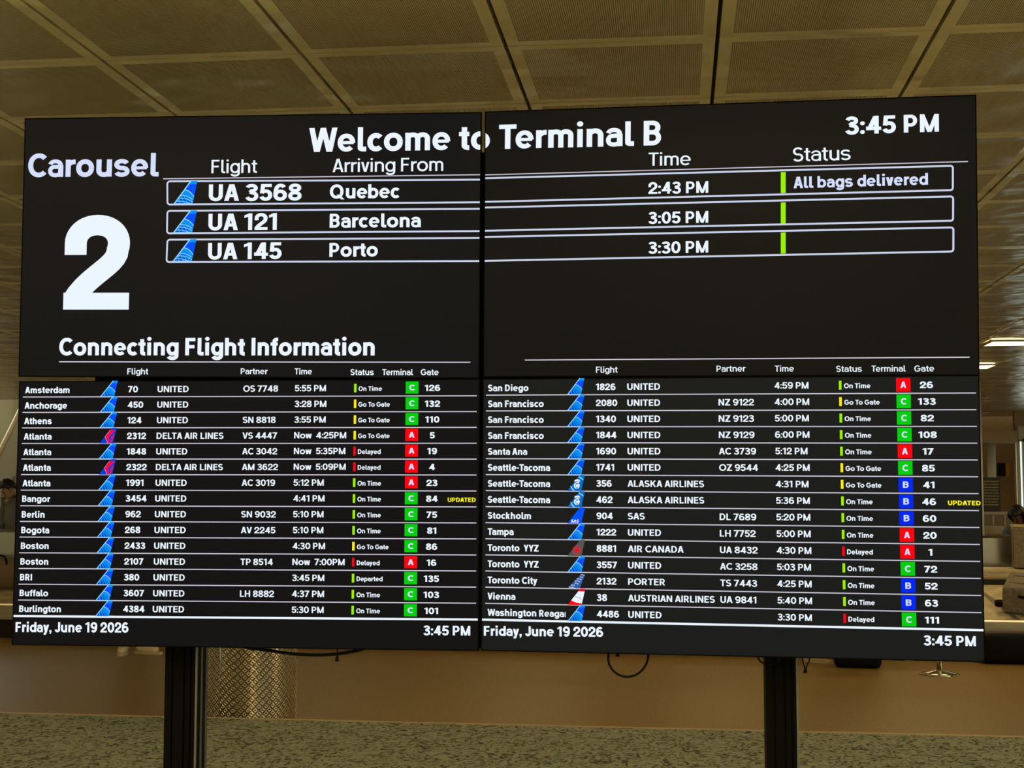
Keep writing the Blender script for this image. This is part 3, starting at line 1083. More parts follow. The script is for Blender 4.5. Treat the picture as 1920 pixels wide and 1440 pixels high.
for k, (s1, n1, s2, n2, yb, yc, ytl, ybl, ytr, ybr) in enumerate((
        ('UA 3568', 565.5, 'Quebec', 749, 377, 372.3, 340.2, 383.6, 336.8, 379.3),
        ('UA 121', 519, 'Barcelona', 789, 432, 427, 395.5, 437.6, 391.5, 433.3),
        ('UA 145', 528, 'Porto', 708.5, 486.7, 481.7, 449.5, 491.5, 446.2, 489.5))):
    mb = MB()
    th = 3.3 * PX
    a, b = TL.uv(314, ytl), TL.uv(906, ytr)
    c, d = TL.uv(314 - k * 0.8, ybl), TL.uv(906, ybr)
    r = 0.007
    pts = [(b[0], b[1]), (a[0] + r, a[1])] + [(a[0] + r - r * math.sin(i * math.pi / 12), a[1] - r + r * math.cos(i * math.pi / 12)) for i in range(1, 6)] + [(a[0], a[1] - r)]
    pts += [(c[0], c[1] + r)] + [(c[0] + r - r * math.cos(i * math.pi / 12), c[1] + r - r * math.sin(i * math.pi / 12)) for i in range(1, 6)] + [(c[0] + r, c[1]), (d[0], d[1])]
    TL.layer(mb, ribbon(pts, th), M['boxline'], 0.0008)
    TL.string(s1, 391.5 - k * 0.7, yb, n1, yb - 1.2, 31, 0.2, M['white'], name='flight_number')
    TL.string(s2, 618.5 - k * 0.4, yc, n2, yc - 1, 26, 0.2, M['white'], name='origin_city')
    mb.build('row_box', TL.screen)
    o = TL.uv(326 - k, ybl - 0.6)
    e = TL.uv(370.5 - k * 0.8, ybl - 1.0)
    u = TL.uv(326 - k, ytl - 0.5)
    add_tail(TL, 'globe', o, (e[0] - o[0], e[1] - o[1]), (u[0] - o[0], u[1] - o[1]), 'blue tail fin with pale globe lines', True)

# ---- upper right screen
# the heading runs on across the gap between the two screens
TR.string('o', 877.5, 281.6, 918.7, 280.2, 45, 0.2, M['white'], name='heading')
TR.string('Terminal B', 935.5, 279.6, 1239.5, 272.3, 45.5, 0.2, M['white'], name='heading')
TR.string('3:45 PM', 1585, 252.2, 1760.5, 246.8, 33, 0.205, M['white'], name='clock')
TR.string('Time', 1216, 311, 1295, 309.6, 24.5, 0.13, M['white'], name='column_heading')
TR.string('Status', 1487, 303, 1595, 299.8, 26, 0.13, M['white'], name='column_heading')
for s, x0, y0, x1 in (('Flight', 1117.5, 699, 1158), ('Partner', 1343.5, 697, 1398), ('Time', 1452.8, 697, 1488.5), ('Status', 1568, 697.4, 1616), ('Terminal', 1634, 697, 1698), ('Gate', 1714.3, 696.8, 1751.5)):
    TR.string(s, x0, y0, x1, y0 - 0.4, 11.4, 0.15, M['white'], name='column_heading')
mb = MB()
TR.rule(mb, (905, 328.2), (1815, 303), 1.8 * PX, M['line'])
TR.rule(mb, (984, 675.2), (1818, 669.8), 1.9 * PX, M['line'])
mb.build('rule_line', TR.screen)
for k, (s1, yb, ytl, ybl, ytr, ybr) in enumerate((('2:43 PM', 363.8, 334.5, 378.8, 311.0, 356.6), ('3:05 PM', 419.7, 389.5, 433, 368.4, 414.0), ('3:30 PM', 475.6, 444.6, 489.4, 426.5, 471.6))):
    mb = MB()
    th = 3.3 * PX
    xr = 1786.5 + k * 0.5
    a, b = TR.uv(900, ytl), TR.uv(xr, ytr)
    c, d = TR.uv(900, ybl), TR.uv(xr, ybr)
    r = 0.006
    pts = [a, (b[0] - r, b[1])] + [(b[0] - r + r * math.sin(i * math.pi / 12), b[1] - r + r * math.cos(i * math.pi / 12)) for i in range(1, 6)] + [(b[0], b[1] - r)]
    pts += [(d[0], d[1] + r)] + [(d[0] - r + r * math.cos(i * math.pi / 12), d[1] + r - r * math.sin(i * math.pi / 12)) for i in range(1, 6)] + [(d[0] - r, d[1]), c]
    TR.layer(mb, ribbon(pts, th), M['boxline'], 0.0008)
    TR.string(s1, 1215.8, yb, 1328, yb - 2.2, 21.8, 0.19, M['white'], name='arrival_time')
    if k == 0:
        TR.string('All bags delivered', 1488, 353.2, 1740, 346.3, 21.5, 0.2, M['lavender'], name='status_text')
    mb.build('row_box', TR.screen)
    mb = MB()
    yt = (323, 379.8, 436.3)[k]
    TR.quad_px(mb, [(1464, yt + 39.3), (1473, yt + 39), (1473, yt - 0.3), (1464, yt)], M['lime'], 0.0009)
    mb.build('status_bar', TR.screen)

# ---- lower screens: fifteen rows each
ROWS_L = [('Amsterdam', 'globe', '70', 'UNITED', 'OS 7748', '5:55 PM', 'On Time', 'C', '126'),
          ('Anchorage', 'globe', '450', 'UNITED', '', '3:28 PM', 'Go To Gate', 'C', '132'),
          ('Athens', 'globe', '124', 'UNITED', 'SN 8818', '3:55 PM', 'Go To Gate', 'C', '110'),
          ('Atlanta', 'delta', '2312', 'DELTA AIR LINES', 'VS 4447', 'Now  4:25PM', 'Go To Gate', 'A', '5'),
          ('Atlanta', 'globe', '1848', 'UNITED', 'AC 3042', 'Now  5:35PM', 'Delayed', 'A', '19'),
          ('Atlanta', 'delta', '2322', 'DELTA AIR LINES', 'AM 3622', 'Now  5:09PM', 'Delayed', 'A', '4'),
          ('Atlanta', 'globe', '1991', 'UNITED', 'AC 3019', '5:12 PM', 'On Time', 'A', '23'),
          ('Bangor', 'globe', '3454', 'UNITED', '', '4:41 PM', 'On Time', 'C', '84'),
          ('Berlin', 'globe', '962', 'UNITED', 'SN 9032', '5:10 PM', 'On Time', 'C', '75'),
          ('Bogota', 'globe', '268', 'UNITED', 'AV 2245', '5:10 PM', 'On Time', 'C', '81'),
          ('Boston', 'globe', '2433', 'UNITED', '', '4:30 PM', 'Go To Gate', 'C', '86'),
          ('Boston', 'globe', '2107', 'UNITED', 'TP 8514', 'Now  7:00PM', 'Delayed', 'A', '16'),
          ('BRI', 'globe', '380', 'UNITED', '', '3:45 PM', 'Departed', 'C', '135'),
          ('Buffalo', 'globe', '3607', 'UNITED', 'LH 8882', '4:37 PM', 'On Time', 'C', '103'),
          ('Burlington', 'globe', '4384', 'UNITED', '', '5:30 PM', 'On Time', 'C', '101')]
ROWS_R = [('San Diego', 'globe', '1826', 'UNITED', '', '4:59 PM', 'On Time', 'A', '26'),
          ('San Francisco', 'globe', '2080', 'UNITED', 'NZ 9122', '4:00 PM', 'Go To Gate', 'C', '133'),
          ('San Francisco', 'globe', '1340', 'UNITED', 'NZ 9123', '5:00 PM', 'On Time', 'C', '82'),
          ('San Francisco', 'globe', '1844', 'UNITED', 'NZ 9129', '6:00 PM', 'On Time', 'C', '108'),
          ('Santa Ana', 'globe', '1690', 'UNITED', 'AC 3739', '5:12 PM', 'On Time', 'A', '17'),
          ('Seattle-Tacoma', 'globe', '1741', 'UNITED', 'OZ 9544', '4:25 PM', 'Go To Gate', 'C', '85'),
          ('Seattle-Tacoma', 'alaska', '356', 'ALASKA AIRLINES', '', '4:31 PM', 'Go To Gate', 'B', '41'),
          ('Seattle-Tacoma', 'alaska', '462', 'ALASKA AIRLINES', '', '5:36 PM', 'On Time', 'B', '46'),
          ('Stockholm', 'sas', '904', 'SAS', 'DL 7689', '5:20 PM', 'On Time', 'B', '60'),
          ('Tampa', 'globe', '1222', 'UNITED', 'LH 7752', '5:00 PM', 'On Time', 'A', '20'),
          ('Toronto  YYZ', 'canada', '8881', 'AIR CANADA', 'UA 8432', '4:30 PM', 'Delayed', 'A', '1'),
          ('Toronto  YYZ', 'globe', '3557', 'UNITED', 'AC 3258', '5:03 PM', 'On Time', 'C', '72'),
          ('Toronto City', 'porter', '2132', 'PORTER', 'TS 7443', '4:25 PM', 'On Time', 'B', '52'),
          ('Vienna', 'austrian', '38', 'AUSTRIAN AIRLINES', 'UA 9841', '5:40 PM', 'On Time', 'B', '63'),
          ('Washington Reagan', 'globe', '4486', 'UNITED', '', '3:30 PM', 'Delayed', 'C', '111')]
TAIL_LABEL = {'globe': 'blue tail fin with pale globe lines', 'delta': 'navy tail fin with red folded triangle', 'alaska': 'teal blue tail fin with white ring mark',
              'sas': 'plain blue tail fin with white letters', 'canada': 'grey tail fin with red ringed leaf', 'porter': 'tail fin of blue and white stripes', 'austrian': 'red and white tail fin'}
# ink widths of the strings as the photograph shows them, in cap heights, so letters keep one size per column
COLS_L = dict(y0=((120, 744.2), (860, 742.2)), y14=((120, 1155.2), (860, 1161.0)),
              city=(47.3, 36.0), amst=84.5, tail=((188.8, 221.0), (179.2, 211.0)), num=(240.3, 231.0), air=(295.6, 286.4), part=(456.2, 449.5),
              time=(552.8, 547.0), bar=(664.0, 659.0), stat=(672.3, 668.0), badge=(760.8, 757.5), gate=(811.0, 808.6), upd=(840.5, 838.5), line=((43.5, 894.0), (33.5, 892.6)))
COLS_R = dict(y0=((940, 740.8), (1800, 737.0)), y14=((940, 1162.2), (1800, 1180.0)),
              city=(915.3, 914.2), amst=84.5, tail=((1063.7, 1096.0), (1064.5, 1097.5)), num=(1117.3, 1119.2), air=(1176.0, 1178.0), part=(1347.0, 1351.0),
              time=(1452.0, 1458.0), bar=(1573.0, 1581.3), stat=(1582.5, 1590.5), badge=(1680.4, 1690.6), gate=(1737.3, 1747.0), upd=(1773.0, 1781.5), line=((911.5, 1829.8), (910.0, 1840.5)))


def scale_of(sample, weight, width):
    return width / layout(sample, weight)[0]


def table(P, rows, C, up_row):
    def lv(pt):
        return P.uv(*pt)
    a0, b0, a1, b1 = lv(C['y0'][0]), lv(C['y0'][1]), lv(C['y14'][0]), lv(C['y14'][1])
    n = len(rows)

    def vline(i, u):
        f = i / 14
        l = (a0[0] + (a1[0] - a0[0]) * f, a0[1] + (a1[1] - a0[1]) * f)
        r = (b0[0] + (b1[0] - b0[0]) * f, b0[1] + (b1[1] - b0[1]) * f)
        t = (u - l[0]) / (r[0] - l[0])
        return l[1] + (r[1] - l[1]) * t

    def ucol(key, i, sub=None):
        x0, x1 = C[key] if sub is None else (C[key][0][sub], C[key][1][sub])
        ym0, ym1 = 735.0, 1150.0
        u0, u1 = P.uv(x0, ym0)[0], P.uv(x1, ym1)[0]
        return u0 + (u1 - u0) * i / 14
    rh = (vline(0, 0) - vline(14, 0)) / 14
    # letter scales measured on one string of each column (photo pixels at the screen)
    kpx = P.uv(C['num'][0] + 100, 735)[0] - P.uv(C['num'][0], 735)[0]
    kpx /= 100
    ex_city = scale_of('Amsterdam', 0.205, 84.5 * kpx) if P is BL else scale_of('San Francisco', 0.205, 106.7 * kpx)
    ex_num = scale_of('1848', 0.2, 36.5 * kpx) if P is BL else scale_of('1826', 0.2, 37.0 * kpx)
    ex_air = scale_of('UNITED', 0.18, 58.0 * kpx) if P is BL else scale_of('UNITED', 0.18, 61.3 * kpx)
    ex_time = scale_of('5:55 PM', 0.175, 57.3 * kpx) if P is BL else scale_of('4:59 PM', 0.175, 61.7 * kpx)
    ex_part = scale_of('OS 7748', 0.175, 64.5 * kpx) if P is BL else scale_of('AC 3739', 0.175, 67.5 * kpx)
    ex_stat = scale_of('On Time', 0.19, 42.8 * kpx) if P is BL else scale_of('On Time', 0.19, 47.0 * kpx)
    ex_gate = scale_of('126', 0.205, 28.0 * kpx) if P is BL else scale_of('133', 0.205, 31.2 * kpx)
    ch = 12.0 * PX
    for i, (city, tail, num, air, part, time, stat, term, gate) in enumerate(rows):

        def put(name, s, u, off, ex, cap, w, mat=M['white'], center=False, umax=None):
            if not s:
                return
            mb = MB()
            wd, ps = layout(s, w)
            wd *= ex
            if center:
                u = u - wd / 2
            v = vline(i, u) + off * rh
            v2 = vline(i, u + wd) + off * rh
            if umax:
                wq, ps = layout(s, w)
                P.layer(mb, [q for q in (clip([(u + x * ex, v + y * cap) for x, y in p], -9, umax) for p in ps) if q], mat, 0.0009)
            else:
                P.text_uv(mb, s, (u, v), (u + wd, v2), cap, w, mat)
            mb.build(name, P.screen)
        put('city_name', city, ucol('city', i), 0.245, ex_city, ch * 1.02, 0.205, umax=(P.uv(1060.5, 1150)[0] if city.startswith('Wash') else None))
        put('flight_number', num, ucol('num', i), 0.285, ex_num, ch, 0.2)
        put('airline_name', air, ucol('air', i), 0.290, ex_air * (0.965 if len(air) > 11 else 1), ch * 0.98, 0.18)
        put('partner_code', part, ucol('part', i), 0.30, ex_part, ch * 0.98, 0.175)
        put('departure_time', time, ucol('time', i), 0.315, ex_time, ch * 0.98, 0.175)
        put('gate_number', gate, ucol('gate', i), 0.31, ex_gate, ch * 0.96, 0.205, center=True)
        if i == up_row:
            put('update_note', 'UPDATED', ucol('upd', i), 0.31, scale_of('UPDATED', 0.2, (50 if P is BL else 56.5) * kpx), ch * 0.66, 0.2, M['updated'])
        # rule under the row
        if i < n - 1:
            mb = MB()
            th = 1.85 * PX
            ua, ub = ucol('line', i, 0), ucol('line', i, 1)
            P.layer(mb, ribbon([(ua, vline(i, ua)), (ub, vline(i, ub))], th), M['line'], 0.0008)
            mb.build('row_rule', P.screen)
        # status colour bar and its word
        mb = MB()
        colr = {'On Time': 'lime', 'Departed': 'lime', 'Go To Gate': 'yellow', 'Delayed': 'red'}[stat]
        u = ucol('bar', i)
        v = vline(i, u) + 0.24 * rh
        bw, bh = 4.6 * PX, 16 * PX
        P.layer(mb, [[(u, v), (u + bw, v), (u + bw, v + bh), (u, v + bh)]], M[colr], 0.0009)
        mb.build('status_bar', P.screen)['label'] = {'lime': 'lime green status bar', 'yellow': 'yellow status bar', 'red': 'red status bar'}[colr]
        put('status_word', stat, ucol('stat', i), 0.325, ex_stat, ch * 0.72, 0.19)
        # terminal letter on its coloured square
        mb = MB()
        u = ucol('badge', i)
        s = (23.0 if P is BL else 25.2) * kpx
        v = vline(i, u + s / 2) + (0.15 if P is BL else 0.105) * rh
        hgt = 22.6 * PX if P is BL else 24.2 * PX
        P.layer(mb, [[(u, v), (u + s, v), (u + s, v + hgt), (u, v + hgt)]], M[{'A': 'red', 'B': 'blue', 'C': 'green'}[term]], 0.0009)
        wd, ps = layout(term, 0.2)
        cw = 10.0 * kpx
        P.layer(mb, [[(u + s / 2 + (x / wd - 0.5) * cw, v + hgt * 0.27 + y * hgt * 0.46) for x, y in q] for q in ps], M['lavender'], 0.0013)
        mb.build('terminal_badge', P.screen)['label'] = {'A': 'red terminal A square', 'B': 'blue terminal B square', 'C': 'green terminal C square'}[term]
        # tail fin
        ul, ur = ucol('tail', i, 0), ucol('tail', i, 1)
        v0 = vline(i, ul)
        add_tail(P, tail, (ul, v0), (ur - ul, 0), (0, rh * (1.03 if i == 0 else 1.0)), TAIL_LABEL[tail])


table(BL, ROWS_L, COLS_L, 7)
table(BR, ROWS_R, COLS_R, 7)
mb = MB()
BL.rule(mb, (24, 1155.0), (898, 1161.6), 3.9 * PX, M['white'])
mb.build('rule_line', BL.screen)
BL.string('Friday, June 19 2026', 29.2, 1185, 241, 1186, 18.8, 0.205, M['white'], name='date')
BL.string('3:45 PM', 794, 1190.8, 881.8, 1191.6, 18, 0.2, M['white'], name='clock')
mb = MB()
BR.rule(mb, (902, 1161.7), (1846.5, 1181.6), 3.9 * PX, M['white'])
mb.build('rule_line', BR.screen)
BR.string('Friday, June 19 2026', 907.3, 1191.8, 1131, 1194, 18.2, 0.205, M['white'], name='date')
BR.string('3:45 PM', 1732, 1209.8, 1829.8, 1211.5, 18.6, 0.2, M['white'], name='clock')


# ------------------------------------------------------------------ stands behind the monitors
def stand(px0, px1, label, rails, y_off):
    c = on_y((px0 + px1) / 2, 1215, 3.66)
    w = (px1 - px0) * 3.70 / F
    t = thing('display_stand', label, 'stand', (c.x, 3.70, 0.05), 0, 'black aluminium display stands')
    h = 2.42
    mb = MB()
    d = 0.09
    # extruded profile: body with vertical grooves on the faces
    mb.box((-w / 2, -d / 2 + 0.006, 0.012), (w / 2, d / 2, h), M['black_alu'])
    mb.box((-w / 2, -d / 2, 0.012), (-w / 2 + 0.018, -d / 2 + 0.006, h), M['black_alu'])
    mb.box((-w / 2 + 0.024, -d / 2, 0.012), (w / 2 - 0.036, -d / 2 + 0.006, h), M['black_alu'])
    mb.box((w / 2 - 0.030, -d / 2, 0.012), (w / 2 - 0.018, -d / 2 + 0.006, h), M['black_alu'])
    mb.box((w / 2 - 0.012, -d / 2, 0.012), (w / 2 - 0.004, -d / 2 + 0.006, h), M['black_alu'])
    mb.build('post', t)
    mb = MB()
    mb.box((w / 2 - 0.0055, -d / 2 + 0.001, 0.012), (w / 2 + 0.0008, -d / 2 + 0.007, h), M['glint_alu'])  # pale line standing in for a reflection on the front edge
    mb.build('edge_glint', t)
    mb = MB()
    mb.box((w / 2 + 0.0002, -0.012, 0.012), (w / 2 + 0.0008, 0.002, h), M['glint_alu'])  # pale lines standing in for reflections on the side grooves
    mb.box((w / 2 + 0.0002, d / 2 - 0.018, 0.012), (w / 2 + 0.0008, d / 2 - 0.004, h), M['glint_alu'])
    mb.build('side_glint', t)
    mb = MB()
    mb.box((-0.28, -0.36, 0.0), (0.28, 0.36, 0.012), M['black_alu'])
    mb.build('base_plate', t, bevel=0.003)
    for z, x0, x1 in rails:
        mb = MB()
        mb.box((x0 - c.x, -0.088, z - 0.05 - 0.045), (x1 - c.x, -d / 2 - 0.001, z - 0.05 + 0.045), M['black_alu'])
        mb.build('rail', t)
    return c


stand(310, 372, 'left black grooved stand post below the Amsterdam departures display', [(1.793, -1.545, -0.55), (2.30, -1.5, -0.60), (1.30, -1.5, -0.60)], 0)
stand(1436, 1493, 'right black grooved stand post below the San Diego departures display', [(1.793, -0.50, 0.66), (2.30, -0.38, 0.60), (1.30, -0.38, 0.60)], 0)
# upright cover strip closing the seam between the two columns of screens
c = on_y(903.5, 700, 3.60)
top = on_y(903.5, 287, 3.60)
bot = on_y(903, 1214, 3.60)
mb = MB()
mb.box((c.x - 0.05, 3.592, bot.z), (c.x + 0.05, 3.611, top.z), M['housing'])
tag(mb.build('seam_cover'), 'black upright strip closing the seam between the left and right displays', 'cover strip')


# ------------------------------------------------------------------ cables under the monitors
def spline(pts, n=10):
    pts = [Vector(p) for p in pts]
    out = []
    for i in range(len(pts) - 1):
        p0, p1, p2, p3 = pts[max(i - 1, 0)], pts[i], pts[i + 1], pts[min(i + 2, len(pts) - 1)]
        for k in range(n):
            t = k / n
            out.append(0.5 * ((2 * p1) + (p2 - p0) * t + (2 * p0 - 5 * p1 + 4 * p2 - p3) * t * t + (3 * p1 - p0 - 3 * p2 + p3) * t ** 3))
    out.append(pts[-1])
    return out


def cable(pix, r, label, y=3.575, parts=None):
    mb = MB()
    mb.tube(spline([on_y(a, b, y) for a, b in pix]), r, M['rubber'], 10)
    o = mb.build('cable', None, True)
    return tag(o, label, 'cable', 'cables hanging under the displays')


c1 = cable([(430, 1195), (455, 1212), (500, 1219), (550, 1226), (600, 1228), (640, 1225), (680, 1217), (705, 1207), (720, 1195)], 0.0042, 'thick black cable sagging under the lower left display past the metal bin')
c2 = cable([(1146, 1190), (1142, 1216), (1141, 1240), (1148, 1255), (1160, 1265), (1176, 1269), (1193, 1265), (1206, 1254), (1214, 1238), (1216, 1216), (1212, 1190)], 0.0029, 'black cable hanging in a round loop below the middle of the displays')
c3 = cable([(1421, 1200), (1421, 1230), (1425, 1239), (1433, 1244), (1445, 1245), (1458, 1240), (1465, 1215)], 0.0022, 'short black cable loop at the left side of the right stand post')


def tie(px, py0, py1, label, pts=None):
    t = thing('cable_tie', label, 'cable tie', (0, 0, 0), 0, 'ties hanging from the cables')
    mb = MB()
    for line in pts:
        mb.tube(spline([on_y(a, b, 3.568) for a, b in line]), 0.0016, M['rubber'], 8)
    mb.build('strap', t, True)
    mb = MB()
    mb.tube([on_y(px, py0, 3.568), on_y(px + 0.5, py0 + 3, 3.568), on_y(px, (py0 + py1) / 2, 3.568), on_y(px - 0.3, py1, 3.568)], [0.003, 0.0035, 0.0045, 0.005], M['rubber'], 10)
    mb.build('tag', t, True)


tie(632, 1230, 1240, 'small black tag hanging straight down from the sagging cable', [[(632, 1195), (632.6, 1215), (632.5, 1231)]])
tie(1158, 1222, 1231, 'short black cable end poking down inside the round cable loop', [[(1157, 1195), (1157.5, 1215), (1158, 1223)]])
tie(1510, 1253, 1262, 'thin black lanyard with a small tag right of the right stand post', [[(1504, 1200), (1504, 1232), (1507, 1246), (1509.5, 1254)], [(1518, 1200), (1518, 1233), (1514, 1246), (1510.5, 1254)]])

# ------------------------------------------------------------------ metal bin
bl, brr = on_z(389, 1338, 0.05), on_z(569.5, 1342, 0.05)
bc = on_z(479.5, 1342, 0.0)
R = 0.325
bc = Vector((bc.x - 0.02, edge_y(bc.x) + 0.03 + R, 0))
R = 90.5 * (bc - CAM_LOC).dot(RC @ Vector((0, 0, -1))) / F
bt = thing('trash_bin', 'round bin of embossed shiny metal behind the left stand post', 'bin', bc)
me = bpy.data.meshes.new('drum')
bm = bmesh.new()
uvl = bm.loops.layers.uv.new('wrap')
seg, H = 96, 0.92
ring = []
for zz in (0.0, H * 0.25, H * 0.5, H * 0.75, H):
    ring.append([bm.verts.new((R * math.sin(2 * math.pi * k / seg), -R * math.cos(2 * math.pi * k / seg), zz)) for k in range(seg)])
for i in range(4):
    for k in range(seg):
        k2 = (k + 1) % seg
        f = bm.faces.new((ring[i][k], ring[i][k2], ring[i + 1][k2], ring[i + 1][k]))
        f.smooth = True
        for lp, (kk, ii) in zip(f.loops, ((k, i), (k + 1, i), (k + 1, i + 1), (k, i + 1))):
            lp[uvl].uv = (kk / seg * 2 * math.pi * R, ii * H * 0.25)
bm.to_mesh(me)
me.materials.append(M['bin'])
o = bpy.data.objects.new('drum', me)
COL.objects.link(o)
o.parent = bt
mb = MB()
mb.lathe([(R, H), (R + 0.008, H + 0.01), (R + 0.005, H + 0.03), (R - 0.06, H + 0.05), (R - 0.12, H + 0.05), (R - 0.13, H - 0.1), (0.0, H - 0.1)], M['steel'], 64)
mb.build('rim', bt, True)
mb = MB()
an = math.asin(-28 / 90.5)
sx, sy = R * math.sin(an), -R * math.cos(an)
mb.tube([(sx * 1.002, sy * 1.002, 0.01), (sx * 1.002, sy * 1.002, H - 0.005)], 0.004, M['steel'], 8)
mb.build('seam', bt, True)

# ------------------------------------------------------------------ baggage carousel
A = on_z(10, 1132, 0.36)
B = on_z(1880, 1163, 0.36)
cang = math.atan2(B.y - A.y, B.x - A.x)
CM = Matrix.Translation((A.x, A.y, 0)) @ Matrix.Rotation(cang, 4, 'Z')
crt = thing('baggage_carousel', 'long steel baggage carousel across the hall behind the displays', 'baggage carousel', (A.x, A.y, 0), cang)
X0, X1 = -2.4, 12.6


def strip(prof, mat, name, x0=X0, x1=X1, smooth=False):
    """profile of (depth, height) points swept along the carousel"""
    mb = MB()
    for (d0, z0), (d1, z1) in zip(prof[:-1], prof[1:]):
        mb.poly([(x0, d0, z0), (x1, d0, z0), (x1, d1, z1), (x0, d1, z1)], mat)
    n0 = [(x0, d, z) for d, z in prof]
    if len(prof) > 3:
        mb.poly(n0, mat)
        mb.poly([(x1, d, z) for d, z in prof][::-1], mat)
    return mb.build(name, crt, smooth)


strip([(0.10, 0.0), (0.10, 0.20), (0.34, 0.20), (0.34, 0.0)], M['black'], 'kick_plate')
strip([(0.02, 0.19), (0.0, 0.20), (0.0, 0.345), (0.012, 0.36), (0.10, 0.36), (0.10, 0.32), (0.06, 0.19)], M['steel'], 'fascia')
strip([(0.10, 0.30), (0.12, 0.33), (0.95, 0.60), (1.05, 0.61), (1.05, 0.36)], M['belt'], 'sloped_belt')
strip([(1.05, 0.30), (1.05, 0.66), (1.12, 0.66), (1.12, 0.30)], M['black'], 'belt_gap')
mb = MB()
for x in range(int((X1 - X0) / 0.62)):
    xx = X0 + x * 0.62
    mb.poly([(xx, 0.125, 0.3345), (xx + 0.05, 0.125, 0.3345), (xx - 0.30 + 0.05, 0.94, 0.6005), (xx - 0.30, 0.94, 0.6005)], M['steel'])
mb.build('belt_seam', crt)
strip([(1.12, 0.66), (1.12, 0.755), (1.45, 0.765), (1.45, 0.66)], M['belt'], 'inner_ledge')
mb = MB()
mb.box((X0, 1.10, 0.73), (X1, 1.118, 0.75), M['trim'])
mb.box((X0, 1.10, 0.675), (X1, 1.118, 0.70), M['trim'])
mb.build('ledge_trim', crt)
strip([(1.80, 0.60), (1.80, 1.04), (1.84, 1.06), (2.60, 1.06), (2.60, 0.0)], M['steel_mirror'], 'island_panel')


def local(px, py, d):
    """point on the carousel's plane at depth d behind its front face, in carousel axes"""
    ci = CM.inverted()
    o, r = ci @ CAM_LOC, ci.to_3x3() @ ray(px, py)
    t = (d - o.y) / r.y
    return o + r * t


# ------------------------------------------------------------------ suitcases
def suitcase(label, loc, rotz, size, mat, tilt=(0, 0), handle=True, wheels=True, round_=0.05, group='suitcases around the carousel'):
    """soft case, w along x, d along y, h along z, standing on z = 0"""
    w, d, h = size
    t = thing('suitcase', label, 'suitcase', loc, rotz, group)
    t.rotation_euler = (tilt[0], tilt[1], rotz)
    z0 = 0.03 if wheels else 0.0
    mb = MB()
    mb.box((-w / 2, -d / 2, z0), (w / 2, d / 2, h), mat)
    mb.build('body', t, True, round_, 4)
    mb = MB()
    for yy in (-d / 2 + d * 0.28, d / 2 - d * 0.28):
        pts = []
        for k in range(25):
            a = 2 * math.pi * k / 24
            c, s = math.cos(a), math.sin(a)
            pts.append(((w / 2 + 0.002) * math.copysign(abs(c) ** 0.25, c), yy, (h + z0) / 2 + ((h - z0) / 2 + 0.002) * math.copysign(abs(s) ** 0.25, s)))
        mb.tube(pts, 0.006, M['zip'], 6, False)
    mb.build('zip', t, True)
    if handle:
        mb = MB()
        mb.tube([(-0.10, 0, h - 0.004), (-0.095, 0, h + 0.03), (0.095, 0, h + 0.03), (0.10, 0, h - 0.004)], 0.010, M['rubber'], 8)
        mb.build('handle', t, True)
    if wheels:
        for sx_ in (-1, 1):
            for sy_ in (-1, 1):
                mb = MB()
                x_, y_ = sx_ * (w / 2 - 0.06), sy_ * (d / 2 - 0.05)
                mb.tube([(x_, y_ - 0.012, 0.026), (x_, y_ + 0.012, 0.026)], 0.026, M['rubber'], 14)
                mb.build('wheel', t, True)
    return t


# black case lying flat on the floor at the right edge
p = on_z(1842, 1247, 0.0)
suitcase('long black suitcase on its side on the floor by the right display edge', (p.x + 0.41, p.y + 0.13, 0.0), -0.06, (0.80, 0.22, 0.27), M['case_black'], handle=False, wheels=False, round_=0.06)
# black case upright by the cream shoes
p = on_z(1612, 1254, 0.0)
suitcase('black suitcase standing on the floor below the San Diego display', (p.x, p.y + 0.14, 0.0), -0.12, (0.40, 0.26, 0.62), M['case_black'], wheels=False)

# grey case on the belt at the right edge, lying on the slope
sl_ang = math.atan2(0.27, 0.83)
q = local(1908, 1158, 0.16)
t = suitcase('grey suitcase lying on the carousel belt at the right edge', (0, 0, 0), 0, (0.62, 0.42, 0.26), M['case_grey'], handle=False, wheels=False, round_=0.035)
t.matrix_world = CM @ Matrix.Translation((q.x + 0.24, 0.42, 0.435)) @ Matrix.Rotation(sl_ang, 4, 'X') @ Matrix.Rotation(-0.30, 4, 'Z')
mb = MB()
mb.tube([(-0.16, -0.212, 0.18), (-0.14, -0.245, 0.19), (0.14, -0.245, 0.19), (0.16, -0.212, 0.18)], 0.012, M['rubber'], 8)
mb.build('handle', t, True)
mb = MB()
mb.tube([(-0.335, -0.16, 0.05), (-0.335, -0.16, 0.09)], 0.045, M['rubber'], 14)
mb.build('wheel', t, True)
# brown upright case further in
q = local(1903, 1078, 1.20)
t = suitcase('brown upright case on the carousel ledge at the right picture edge', (0, 0, 0), 0, (0.45, 0.24, 0.42), M['case_brown'], handle=False, wheels=False, round_=0.02)
t.matrix_world = CM @ Matrix.Translation((q.x + 0.225, 1.30, 0.767))
mb = MB()
mb.box((-0.226, -0.121, 0.405), (0.226, 0.121, 0.425), M['trim'])
mb.build('top_edge', t)
